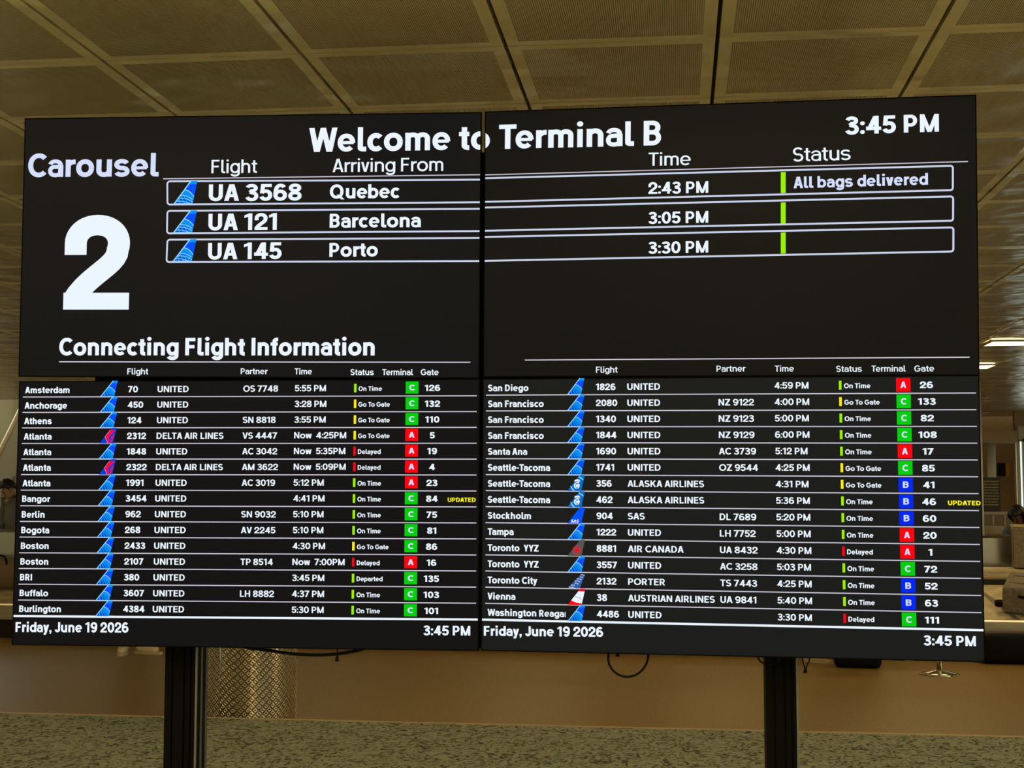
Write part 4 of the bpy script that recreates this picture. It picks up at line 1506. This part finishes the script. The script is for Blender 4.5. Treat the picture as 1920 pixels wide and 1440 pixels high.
# brown duffel on the belt at the left
q = local(2, 1120, 0.55)
t = thing('duffel_bag', 'rounded brown duffel bag on the carousel belt at the left picture edge', 'bag', (0, 0, 0))
t.matrix_world = CM @ Matrix.Translation((q.x - 0.02, 0.62, 0.50)) @ Matrix.Rotation(sl_ang, 4, 'X')
mb = MB()
pr = []
for k in range(13):
    s = -0.32 + 0.64 * k / 12
    pr.append((s, 0.17 * max(0.0, 1 - (abs(s) / 0.325) ** 5) ** 0.5))
mb.tube([(a, 0, 0.15) for a, r in pr], [max(r, 0.004) for a, r in pr], M['bag_brown'], 20)
mb.build('body', t, True)
mb = MB()
mb.tube(spline([(-0.14, -0.10, 0.27), (-0.10, -0.06, 0.36), (0.10, -0.06, 0.36), (0.14, -0.10, 0.27)]), 0.011, M['rubber'], 8)
mb.build('handle', t, True)
mb = MB()
mb.tube([(-0.27, 0, 0.318), (0.27, 0, 0.318)], 0.006, M['zip'], 6)
mb.build('zip', t, True)


# ------------------------------------------------------------------ rope stanchions
def stanchion(px, py, label):
    p = on_z(px, py, 0.0)
    t = thing('rope_stanchion', label, 'stanchion', p, 0, 'chrome stanchions')
    mb = MB()
    mb.lathe([(0.0, 0.0), (0.155, 0.0), (0.162, 0.006), (0.156, 0.011), (0.11, 0.022), (0.05, 0.034), (0.028, 0.040), (0.0, 0.042)], M['chrome'], 40)
    mb.build('base', t, True)
    mb = MB()
    mb.tube([(0, 0, 0.040), (0, 0, 0.95)], 0.024, M['chrome'], 20)
    mb.build('post', t, True)
    mb = MB()
    mb.lathe([(0.0, 1.0), (0.03, 0.995), (0.036, 0.97), (0.036, 0.93), (0.024, 0.92)], M['housing'], 24)
    mb.build('belt_head', t, True)


stanchion(1762, 1265, 'chrome stanchion with round base nearest the right display corner')
stanchion(1700, 1236, 'chrome stanchion further back, only its base edge showing')


# ------------------------------------------------------------------ people
def skin_mesh(name, joints, edges, root, mat, parent, sub=1):
    keys = list(joints)
    me = bpy.data.meshes.new(name)
    me.from_pydata([joints[k][0] for k in keys], [(keys.index(a), keys.index(b)) for a, b in edges], [])
    o = bpy.data.objects.new(name, me)
    COL.objects.link(o)
    o.modifiers.new('skin', 'SKIN')
    sv = me.skin_vertices[0].data
    for i, k in enumerate(keys):
        r = joints[k][1]
        sv[i].radius = r if isinstance(r, tuple) else (r, r)
        sv[i].use_root = (k == root)
    ss = o.modifiers.new('sub', 'SUBSURF')
    ss.levels = ss.render_levels = sub
    dg = bpy.context.evaluated_depsgraph_get()
    dg.update()
    nm = bpy.data.meshes.new_from_object(o.evaluated_get(dg))
    o.modifiers.clear()
    o.data = nm
    nm.materials.clear()
    nm.materials.append(mat)
    nm.polygons.foreach_set('use_smooth', [True] * len(nm.polygons))
    o.parent = parent
    return o


def person(label, loc, rotz, skin, jacket, trousers, shoes, pose, hair=True, k=1.0, long_hair=False, shirt=None):
    """figure facing -y; pose maps joints to positions in metres"""
    t = thing('person', label, 'person', loc, rotz, None)
    J = {n: Vector(v) * k for n, v in pose.items()}
    body, edges = {}, []

    def jt(n, p, r):
        body[n] = (tuple(p), tuple(x * k for x in r) if isinstance(r, tuple) else r * k)

    def link(*ns):
        for a, b in zip(ns[:-1], ns[1:]):
            edges.append((a, b))
    hd = J['head']
    nk = J['neck']
    up = (hd - nk).normalized()
    face = Vector(pose.get('face', (0, -1, 0))).normalized()
    face = (face - up * face.dot(up)).normalized()
    side = face.cross(up)
    jt('pelvis', J['pelvis'], (0.155, 0.115))
    jt('waist', J['waist'], (0.135, 0.105))
    jt('chest', J['chest'], (0.165, 0.12))
    jt('neck', J['neck'], 0.058)
    jt('jaw', nk + up * 0.085 * k + face * 0.012 * k, (0.060, 0.066))
    jt('skull', nk + up * 0.165 * k + face * 0.006 * k, (0.074, 0.088))
    jt('crown', nk + up * 0.235 * k, (0.05, 0.06))
    link('pelvis', 'waist', 'chest', 'neck', 'jaw', 'skull', 'crown')
    for s in 'LR':
        jt('sho' + s, J['sho' + s], 0.062)
        jt('elb' + s, J['elb' + s], 0.044)
        jt('wri' + s, J['wri' + s], (0.028, 0.024))
        link('chest', 'sho' + s, 'elb' + s, 'wri' + s)
        fd = (J['wri' + s] - J['elb' + s]).normalized()
        inw = Vector((1 if s == 'R' else -1, 0, 0))
        inw = (inw - fd * inw.dot(fd)).normalized()
        acr = fd.cross(inw).normalized()
        if acr.dot(face) < 0:
            acr = -acr
        palm = J['wri' + s] + fd * 0.055 * k
        jt('palm' + s, palm, (0.034, 0.018))
        link('wri' + s, 'palm' + s)
        for i, ln in enumerate((0.070, 0.078, 0.072, 0.056)):
            off = acr * (0.030 - 0.020 * i) * k
            a = palm + fd * 0.035 * k + off
            b = a + (fd * 0.75 + inw * 0.25).normalized() * ln * 0.5 * k
            c2_ = b + (fd * 0.55 + inw * 0.75).normalized() * ln * 0.5 * k
            for nm_, p_ in (('a', a), ('b', b), ('c', c2_)):
                jt('f%s%d%s' % (s, i, nm_), p_, 0.0088)
            link('palm' + s, 'f%s%da' % (s, i), 'f%s%db' % (s, i), 'f%s%dc' % (s, i))
        a = palm + acr * 0.034 * k - fd * 0.012 * k
        b = a + (acr * 0.7 + fd * 0.7).normalized() * 0.034 * k
        c2_ = b + (acr * 0.2 + fd * 0.9 + inw * 0.3).normalized() * 0.028 * k
        for nm_, p_ in (('a', a), ('b', b), ('c', c2_)):
            jt('t' + s + nm_, p_, 0.0098)
        link('palm' + s, 't%sa' % s, 't%sb' % s, 't%sc' % s)
        jt('hip' + s, J['hip' + s], 0.088)
        jt('kne' + s, J['kne' + s], 0.058)
        jt('cal' + s, J['kne' + s].lerp(J['ank' + s], 0.3), 0.056)
        jt('ank' + s, J['ank' + s], 0.038)
        jt('toe' + s, J['toe' + s], (0.036, 0.028))
        link('pelvis', 'hip' + s, 'kne' + s, 'cal' + s, 'ank' + s, 'toe' + s)
    skin_mesh('body', body, edges, 'pelvis', skin, t)
    # face
    c = nk + up * 0.150 * k
    mb = MB()
    mb.tube([c + face * 0.080 * k + up * 0.03 * k, c + face * 0.095 * k + up * 0.008 * k, c + face * 0.108 * k - up * 0.012 * k, c + face * 0.085 * k - up * 0.02 * k], [0.006 * k, 0.009 * k, 0.014 * k, 0.009 * k], skin, 10)
    mb.build('nose', t, True)
    for s in (-1, 1):
        mb = MB()
        e = c + up * 0.026 * k + side * 0.031 * k * s + face * 0.074 * k
        mb.tube([e - side * 0.013 * k, e - side * 0.006 * k + face * 0.006 * k, e + side * 0.006 * k + face * 0.006 * k, e + side * 0.013 * k], [0.003 * k, 0.008 * k, 0.008 * k, 0.003 * k], M['eye'], 10)
        mb.build('eye', t, True)
        mb = MB()
        e = c + up * 0.005 * k + side * 0.078 * k * s
        mb.tube([e + up * 0.03 * k, e + up * 0.015 * k + side * 0.008 * k * s, e - up * 0.01 * k + side * 0.006 * k * s, e - up * 0.03 * k], [0.006 * k, 0.014 * k, 0.012 * k, 0.006 * k], skin, 10)
        mb.build('ear', t, True)
    mb = MB()
    e = c - up * 0.048 * k + face * 0.078 * k
    mb.tube([e - side * 0.024 * k - face * 0.008 * k, e - side * 0.008 * k + face * 0.002 * k, e + side * 0.008 * k + face * 0.002 * k, e + side * 0.024 * k - face * 0.008 * k], [0.003 * k, 0.007 * k, 0.007 * k, 0.003 * k], M['lip'], 10)
    mb.build('mouth', t, True)
    # hair: a cap over the crown, longer behind
    me_ = bpy.data.meshes.new('hair')
    bm_ = bmesh.new()
    bmesh.ops.create_uvsphere(bm_, u_segments=28, v_segments=18, radius=1.0)
    rnd = random.Random(hash(label) % 999 if False else len(label))
    dead = []
    for v in bm_.verts:
        p_ = v.co.copy()
        fwd, upv = -p_.y, p_.z
        low = -0.95 if long_hair else -0.45
        if (fwd > 0.30 and upv < 0.42) or upv < low:
            dead.append(v)
        elif not long_hair and fwd > -0.42 and upv < 0.05:
            dead.append(v)
    bmesh.ops.delete(bm_, geom=dead, context='VERTS')
    rot = Matrix((side, -face, up)).transposed()
    for v in bm_.verts:
        p_ = v.co
        n_ = 1 + rnd.uniform(-0.03, 0.05)
        drop = 0.0
        v.co = rot @ Vector((p_.x * 0.086 * k * n_, p_.y * 0.104 * k * n_, (p_.z * 0.112 * n_ - drop) * k)) + nk + up * 0.178 * k
    bm_.to_mesh(me_)
    bm_.free()
    me_.materials.append(M['hair'])
    me_.polygons.foreach_set('use_smooth', [True] * len(me_.polygons))
    o_ = bpy.data.objects.new('hair', me_)
    COL.objects.link(o_)
    o_.parent = t
    sm = o_.modifiers.new('thick', 'SOLIDIFY')
    sm.thickness = 0.018 * k
    # clothes
    cl, ed = {}, []

    def cj(n, p, r):
        cl[n] = (tuple(p), tuple(x * k for x in r) if isinstance(r, tuple) else r * k)
    cj('hem', J['pelvis'] - (J['waist'] - J['pelvis']) * 0.15, (0.185, 0.145))
    cj('waist', J['waist'], (0.172, 0.138))
    cj('chest', J['chest'], (0.188, 0.146))
    cj('collar', J['chest'].lerp(J['neck'], 0.80), (0.095, 0.095))
    cj('neckband', J['chest'].lerp(J['neck'], 1.05), (0.066, 0.068))
    ed += [('hem', 'waist'), ('waist', 'chest'), ('chest', 'collar'), ('collar', 'neckband')]
    for s in 'LR':
        cj('sho' + s, J['sho' + s], 0.082)
        cj('elb' + s, J['elb' + s], 0.062)
        cj('cuf' + s, J['elb' + s].lerp(J['wri' + s], 0.93), 0.043)
        ed += [('chest', 'sho' + s), ('sho' + s, 'elb' + s), ('elb' + s, 'cuf' + s)]
    skin_mesh('jacket', cl, ed, 'waist', jacket, t)
    cl, ed = {}, []
    cj('belt', J['pelvis'] + (J['waist'] - J['pelvis']) * 0.35, (0.162, 0.128))
    cj('seat', J['pelvis'], (0.172, 0.135))
    ed += [('belt', 'seat')]
    for s in 'LR':
        cj('hip' + s, J['hip' + s], 0.106)
        cj('kne' + s, J['kne' + s], 0.078)
        cj('hem' + s, J['kne' + s].lerp(J['ank' + s], 0.94), 0.066)
        ed += [('seat', 'hip' + s), ('hip' + s, 'kne' + s), ('kne' + s, 'hem' + s)]
    skin_mesh('trousers', cl, ed, 'seat', trousers, t)
    for s in 'LR':
        a, b = J['ank' + s], J['toe' + s]
        d = Vector((b.x - a.x, b.y - a.y, 0)).normalized()
        z = min(a.z, b.z)
        base = Vector((a.x, a.y, 0))
        sh = {'heel': (tuple(Vector((a.x, a.y, 0.052 * k)) - d * 0.035 * k), (0.042 * k, 0.046 * k)), 'top': (tuple(Vector((a.x, a.y, 0.095 * k))), (0.05 * k, 0.05 * k)),
              'mid': (tuple(Vector((a.x, a.y, 0.05 * k)) + d * 0.09 * k), (0.046 * k, 0.044 * k)), 'toe': (tuple(Vector((a.x, a.y, 0.040 * k)) + d * 0.185 * k), (0.042 * k, 0.034 * k))}
        sho = skin_mesh('shoe', sh, [('top', 'heel'), ('heel', 'mid'), ('mid', 'toe')], 'mid', shoes, t)
        mb = MB()
        ln, wd = 0.15 * k, 0.048 * k
        sd = Vector((-d.y, d.x, 0))
        ctr = Vector((a.x, a.y, 0)) + d * 0.075 * k
        ring_ = [ctr + d * ln * math.cos(an_) + sd * wd * math.copysign(abs(math.sin(an_)) ** 0.7, math.sin(an_)) for an_ in [2 * math.pi * i / 24 for i in range(24)]]
        n_ = len(mb.v)
        mb.poly([(p_.x, p_.y, 0.001) for p_ in ring_][::-1], M['shoe_sole'])
        mb.poly([(p_.x, p_.y, 0.026 * k) for p_ in ring_], M['shoe_sole'])
        for i in range(24):
            a_, b_ = ring_[i], ring_[(i + 1) % 24]
            mb.poly([(a_.x, a_.y, 0.001), (b_.x, b_.y, 0.001), (b_.x, b_.y, 0.026 * k), (a_.x, a_.y, 0.026 * k)], M['shoe_sole'])
        so = mb.build('sole', sho, True)
    return t


STAND = dict(pelvis=(0, 0, 0.93), waist=(0, 0.0, 1.10), chest=(0, 0.0, 1.30), neck=(0, -0.005, 1.47), head=(0, -0.02, 1.62),
             shoL=(0.175, 0, 1.40), elbL=(0.225, 0.03, 1.13), wriL=(0.22, -0.06, 0.88), shoR=(-0.175, 0, 1.40), elbR=(-0.225, 0.03, 1.13), wriR=(-0.22, -0.06, 0.88),
             hipL=(0.09, 0, 0.88), kneL=(0.10, -0.02, 0.49), ankL=(0.105, 0.02, 0.085), toeL=(0.125, -0.13, 0.045),
             hipR=(-0.09, 0, 0.88), kneR=(-0.10, -0.02, 0.49), ankR=(-0.105, 0.02, 0.085), toeR=(-0.125, -0.13, 0.045))

# traveller in cream sneakers, hidden behind the displays but for the shoes
p = on_z(256, 1226, 0.0)
pose = dict(STAND)
pose.update(ankL=(0.045, -0.01, 0.085), toeL=(0.20, -0.09, 0.045), ankR=(-0.115, 0.02, 0.085), toeR=(-0.12, -0.14, 0.045), kneL=(0.08, -0.03, 0.49))
person('person in cream sneakers standing behind the lower left display', (p.x, p.y, 0), 0.25, M['skin'], M['cloth_black'], M['cloth_navy'], M['shoe_cream'], pose)
p = on_z(1553, 1239, 0.0)
person('person in pale shoes standing behind the black suitcase under the right display', (p.x - 0.08, p.y - 0.02, 0), 0.9, M['skin'], M['cloth_grey'], M['cloth_black'], M['shoe_cream'], STAND)
# two travellers beyond the carousel at the left edge
LY = 17.15
p = on_y(14, 930, LY)
pose = dict(STAND)
pose.update(neck=(-0.05, -0.04, 1.44), head=(-0.09, -0.11, 1.55), face=(-0.75, -0.75, -0.55), elbL=(0.23, 0.05, 1.13), wriL=(0.16, -0.20, 1.08), elbR=(-0.22, 0.02, 1.13), wriR=(-0.20, -0.22, 1.05))
person('person in a grey top with black hair looking down at the left picture edge', (p.x + 0.16, LY, 0), 0.0, M['skin'], M['cloth_grey'], M['cloth_navy'], M['cloth_black'], pose, k=0.985)
p = on_y(-14, 960, LY - 0.1)
person('person dressed in black, half cut off by the left picture edge', (p.x - 0.24, LY - 0.02, 0), 0.5, M['skin'], M['cloth_black'], M['cloth_black'], M['cloth_black'], STAND, k=0.88)

# ------------------------------------------------------------------ far side of the hall: counter, seated woman, sign, columns
CY = 19.6
mb = MB()
ct = thing('counter', 'low beige and steel counter beyond the carousel at the right', 'counter', (0, 0, 0))
a, b = on_y(1815, 962, CY), on_y(2050, 1040, CY)
zt, zm, zb = on_y(1880, 962, CY).z, on_y(1880, 986, CY).z, 0.0
mb.box((a.x, CY, zm), (b.x, CY + 0.5, zt - 0.02), M['counter_dark'])
mb.box((a.x, CY - 0.02, zt - 0.02), (b.x, CY + 0.55, zt + 0.015), M['counter'])
mb.build('upper_panel', ct)
mb = MB()
mb.box((a.x, CY - 0.05, 0.0), (b.x, CY + 0.5, zm), M['counter'])
mb.build('lower_panel', ct)
for px in (1862, 1884):
    q = on_y(px, 975, CY)
    mb = MB()
    mb.box((q.x - 0.012, CY - 0.012, zm + 0.01), (q.x + 0.012, CY - 0.001, zt - 0.03), M['counter'])
    mb.build('mullion', ct)

# notice board on the counter
SY = CY + 0.25
l_, r_ = on_y(1843, 958, SY), on_y(1875, 895, SY)
t = thing('notice_board', 'black upright notice board with rows of dull yellow print', 'notice board', (l_.x, SY, zt + 0.016))
bw, bh = r_.x - l_.x, r_.z - zt - 0.016
mb = MB()
mb.box((0, 0, 0), (bw, 0.02, bh), M['board'])
mb.build('panel', t)
mb = MB()
rnd = random.Random(5)
for i in range(9):
    z = bh * (0.88 - i * 0.085)
    x = bw * 0.10
    while x < bw * 0.86:
        ww = bw * rnd.uniform(0.06, 0.18)
        if i % 3 == 0 and False:
            continue
        mb.box((x, -0.003, z - 0.007), (min(x + ww, bw * 0.9), -0.0005, z + 0.007), M['board_yellow'])
        x += ww + bw * 0.03
mb.build('print', t)
mb = MB()
mb.box((bw * 0.3, -0.02, -0.001), (bw * 0.7, 0.10, 0.004), M['board'])
mb.build('foot', t)

# seated woman with phone, in front of the counter
WY = 18.6
hp = on_y(1916, 963, WY)
pose = dict(pelvis=(0, 0, 0.50), waist=(0, -0.03, 0.66), chest=(0, -0.12, 0.86), neck=(-0.02, -0.20, 1.02), head=(-0.05, -0.29, 1.13), face=(-0.35, -0.8, -0.75),
            shoL=(0.17, -0.12, 0.95), elbL=(0.22, -0.24, 0.70), wriL=(0.07, -0.42, 0.74), shoR=(-0.17, -0.12, 0.95), elbR=(-0.23, -0.24, 0.70), wriR=(-0.07, -0.43, 0.74),
            hipL=(0.10, -0.02, 0.48), kneL=(0.13, -0.46, 0.50), ankL=(0.13, -0.44, 0.085), toeL=(0.14, -0.58, 0.045),
            hipR=(-0.10, -0.02, 0.48), kneR=(-0.13, -0.46, 0.50), ankR=(-0.13, -0.44, 0.085), toeR=(-0.14, -0.58, 0.045))
dz = hp.z - 1.14
wt = person('seated person with black hair in a blue denim jacket looking down at a phone', (hp.x + 0.05, WY + 0.25, 0.0), -0.2, M['skin_dark'], M['denim'], M['cloth_navy'], M['cloth_black'], pose, long_hair=True, k=1.06)
t = thing('bench', 'low dark bench under the seated person in denim', 'bench', (hp.x + 0.1, WY + 0.33, 0))
mb = MB()
mb.box((-0.6, -0.18, 0.33), (0.9, 0.26, 0.395), M['black'])
mb.build('seat', t, bevel=0.01)
for xx in (-0.5, 0.8):
    mb = MB()
    mb.box((xx - 0.03, -0.14, 0.0), (xx + 0.03, 0.22, 0.33), M['steel'])
    mb.build('leg', t)
t = thing('phone', 'dark phone held low by the seated person in denim', 'phone', (0, 0, 0))
t.matrix_world = wt.matrix_basis @ Matrix.Translation((0.0, -0.53, 0.80)) @ Matrix.Rotation(-0.7, 4, 'X')
mb = MB()
mb.box((-0.038, -0.0045, -0.075), (0.038, 0.0045, 0.075), M['phone'])
mb.build('shell', t, bevel=0.004)

# columns, soffit, yellow sign, bright window at the right
def column(name, px0, px1, y, z1, label):
    a, b = on_y(px0, 900, y), on_y(px1, 900, y)
    r = (b.x - a.x) / 2
    mb = MB()
    mb.lathe([(0, 0), (r, 0), (r, z1), (0, z1)], M['pale_wall'], 32, ((a.x + b.x) / 2, y, 0))
    o = mb.build(name, None, True)
    o['kind'] = 'structure'
    return o


column('column_1', 1800, 1843, 17.0, CEIL + 0.01, '')
column('column_2', 1852, 1868, 23.5, 2.32, '')
a, b = on_y(1845, 808, 23.0), on_y(1908, 830, 23.0)
mb = MB()
mb.box((a.x - 0.5, 23.0, b.z), (b.x, 23.8, a.z), M['dark_wall'])
o = mb.build('trim_2')
structure(o)
# far partition under the ceiling end
a, b = on_y(1820, 776, 25.2), on_y(2000, 1000, 25.2)
mb = MB()
mb.box((a.x - 3, 25.2, 0), (a.x + 0.9, 25.4, 3.2), M['dark_wall'])
structure(mb.build('wall_partition'))
a, b = on_y(1870, 868, 24.6), on_y(1893, 893, 24.6)
t = thing('hanging_sign', 'black and yellow sign on the far wall beside the white column', 'sign', ((a.x + b.x) / 2, 24.6, 0))
mb = MB()
mb.box((a.x - (a.x + b.x) / 2, 0, b.z), ((b.x - a.x) * 0.18, 0.05, a.z), M['board'])
mb.build('black_face', t)
mb = MB()
mb.box(((b.x - a.x) * 0.18 + 0.001, 0, b.z), ((b.x - a.x) / 2, 0.05, a.z), M['sign_yellow'])
mb.build('yellow_face', t)
mb = MB()
mb.box((-0.02, 0.052, b.z + 0.02), (0.02, 0.598, b.z + 0.06), M['black'])
mb.build('bracket', t)
a, b = on_y(1908, 828, 23.4), on_y(2080, 952, 23.4)
mb = MB()
mb.box((a.x, 23.4, b.z), (b.x, 23.46, a.z), M['daylight_far'])
w2 = mb.build('window_2')
structure(w2)
mb = MB()
for f in (0.0, 0.055, 0.33, 0.66, 1.0):
    x = a.x + (b.x - a.x) * f
    mb.box((x - 0.02, 23.34, b.z - 0.04), (x + 0.02, 23.398, a.z + 0.04), M['pale_wall'])
mb.box((a.x, 23.34, a.z), (b.x, 23.46, a.z + 0.25), M['pale_wall'])
mb.box((a.x, 23.34, b.z - 0.06), (b.x, 23.46, b.z), M['pale_wall'])
mb.build('window_frame', w2)
mb = MB()
mb.box((a.x - 0.02, 23.47, 0), (b.x, 23.6, CEIL), M['dark_wall'])
structure(mb.build('wall_window'))

# ------------------------------------------------------------------ staircase at the left
p0, p1 = on_y(0, 846, 20.3), on_y(36, 772, 21.9)
t = thing('staircase', 'staircase with pale glass balustrade rising at the left picture edge', 'staircase', (0, 0, 0))
d = (p1 - p0)
lo, hi = p0 - d * 1.6, p1 + d * 1.2


def rail_pt(s):
    return p0 + d * s


off = Vector((0.0, 0.0, -0.95))
mb = MB()
mb.tube([lo, hi], 0.035, M['trim'], 12)
mb.build('handrail', t, True)
mb = MB()
th = Vector((0.02, 0.0, 0))
mb.poly([lo + off, hi + off, hi - Vector((0, 0, .06)), lo - Vector((0, 0, .06))], M['pale_wall'])
mb.poly([lo + off + th, lo - Vector((0, 0, .06)) + th, hi - Vector((0, 0, .06)) + th, hi + off + th], M['pale_wall'])
mb.poly([lo + off, lo + off + th, hi + off + th, hi + off], M['pale_wall'])
mb.build('balustrade', t)
mb = MB()
off2 = Vector((0, 0, -0.34))
mb.tube([lo + off2 - Vector((0, 0.04, 0)), hi + off2 - Vector((0, 0.04, 0))], 0.022, M['trim'], 10)
mb.build('lower_rail', t, True)
for k in range(6):
    s = -1.5 + k * 0.7
    q = rail_pt(s)
    mb = MB()
    mb.tube([q - Vector((0, 0.03, 0.03)), q + off - Vector((0, 0.03, 0))], 0.018, M['trim'], 8)
    mb.build('baluster', t, True)
# treads to the right of the balustrade
run = Vector((d.x, d.y, 0))
rl = run.length
nrm_ = Vector((run.y, -run.x, 0)).normalized()
if nrm_.x < 0:
    nrm_ = -nrm_
zstart, zend = (lo + off).z, (hi + off).z
n = 17
for k in range(n):
    f = k / n
    q = lo.lerp(hi, f)
    zt_ = zstart + (zend - zstart) * (f + 1 / n)
    if zt_ < 0.1:
        continue
    q2 = lo.lerp(hi, f + 1.0 / n)
    mb = MB()
    A0 = Vector((q.x, q.y, 0)) + nrm_ * 0.05
    A1 = Vector((q2.x, q2.y, 0)) + nrm_ * 0.05
    B0, B1 = A0 + nrm_ * 1.5, A1 + nrm_ * 1.5
    zb_ = max(0.0, zt_ - 0.32)
    vs = [(v.x, v.y, z) for z in (zb_, zt_) for v in (A0, B0, B1, A1)]
    n0 = len(mb.v)
    mb.v += vs
    for fc in ((0, 3, 2, 1), (4, 5, 6, 7), (0, 1, 5, 4), (1, 2, 6, 5), (2, 3, 7, 6), (3, 0, 4, 7)):
        mb.f.append(fc)
        mb.mi.append(mb.slot(M['counter']))
    mb.build('step', t)
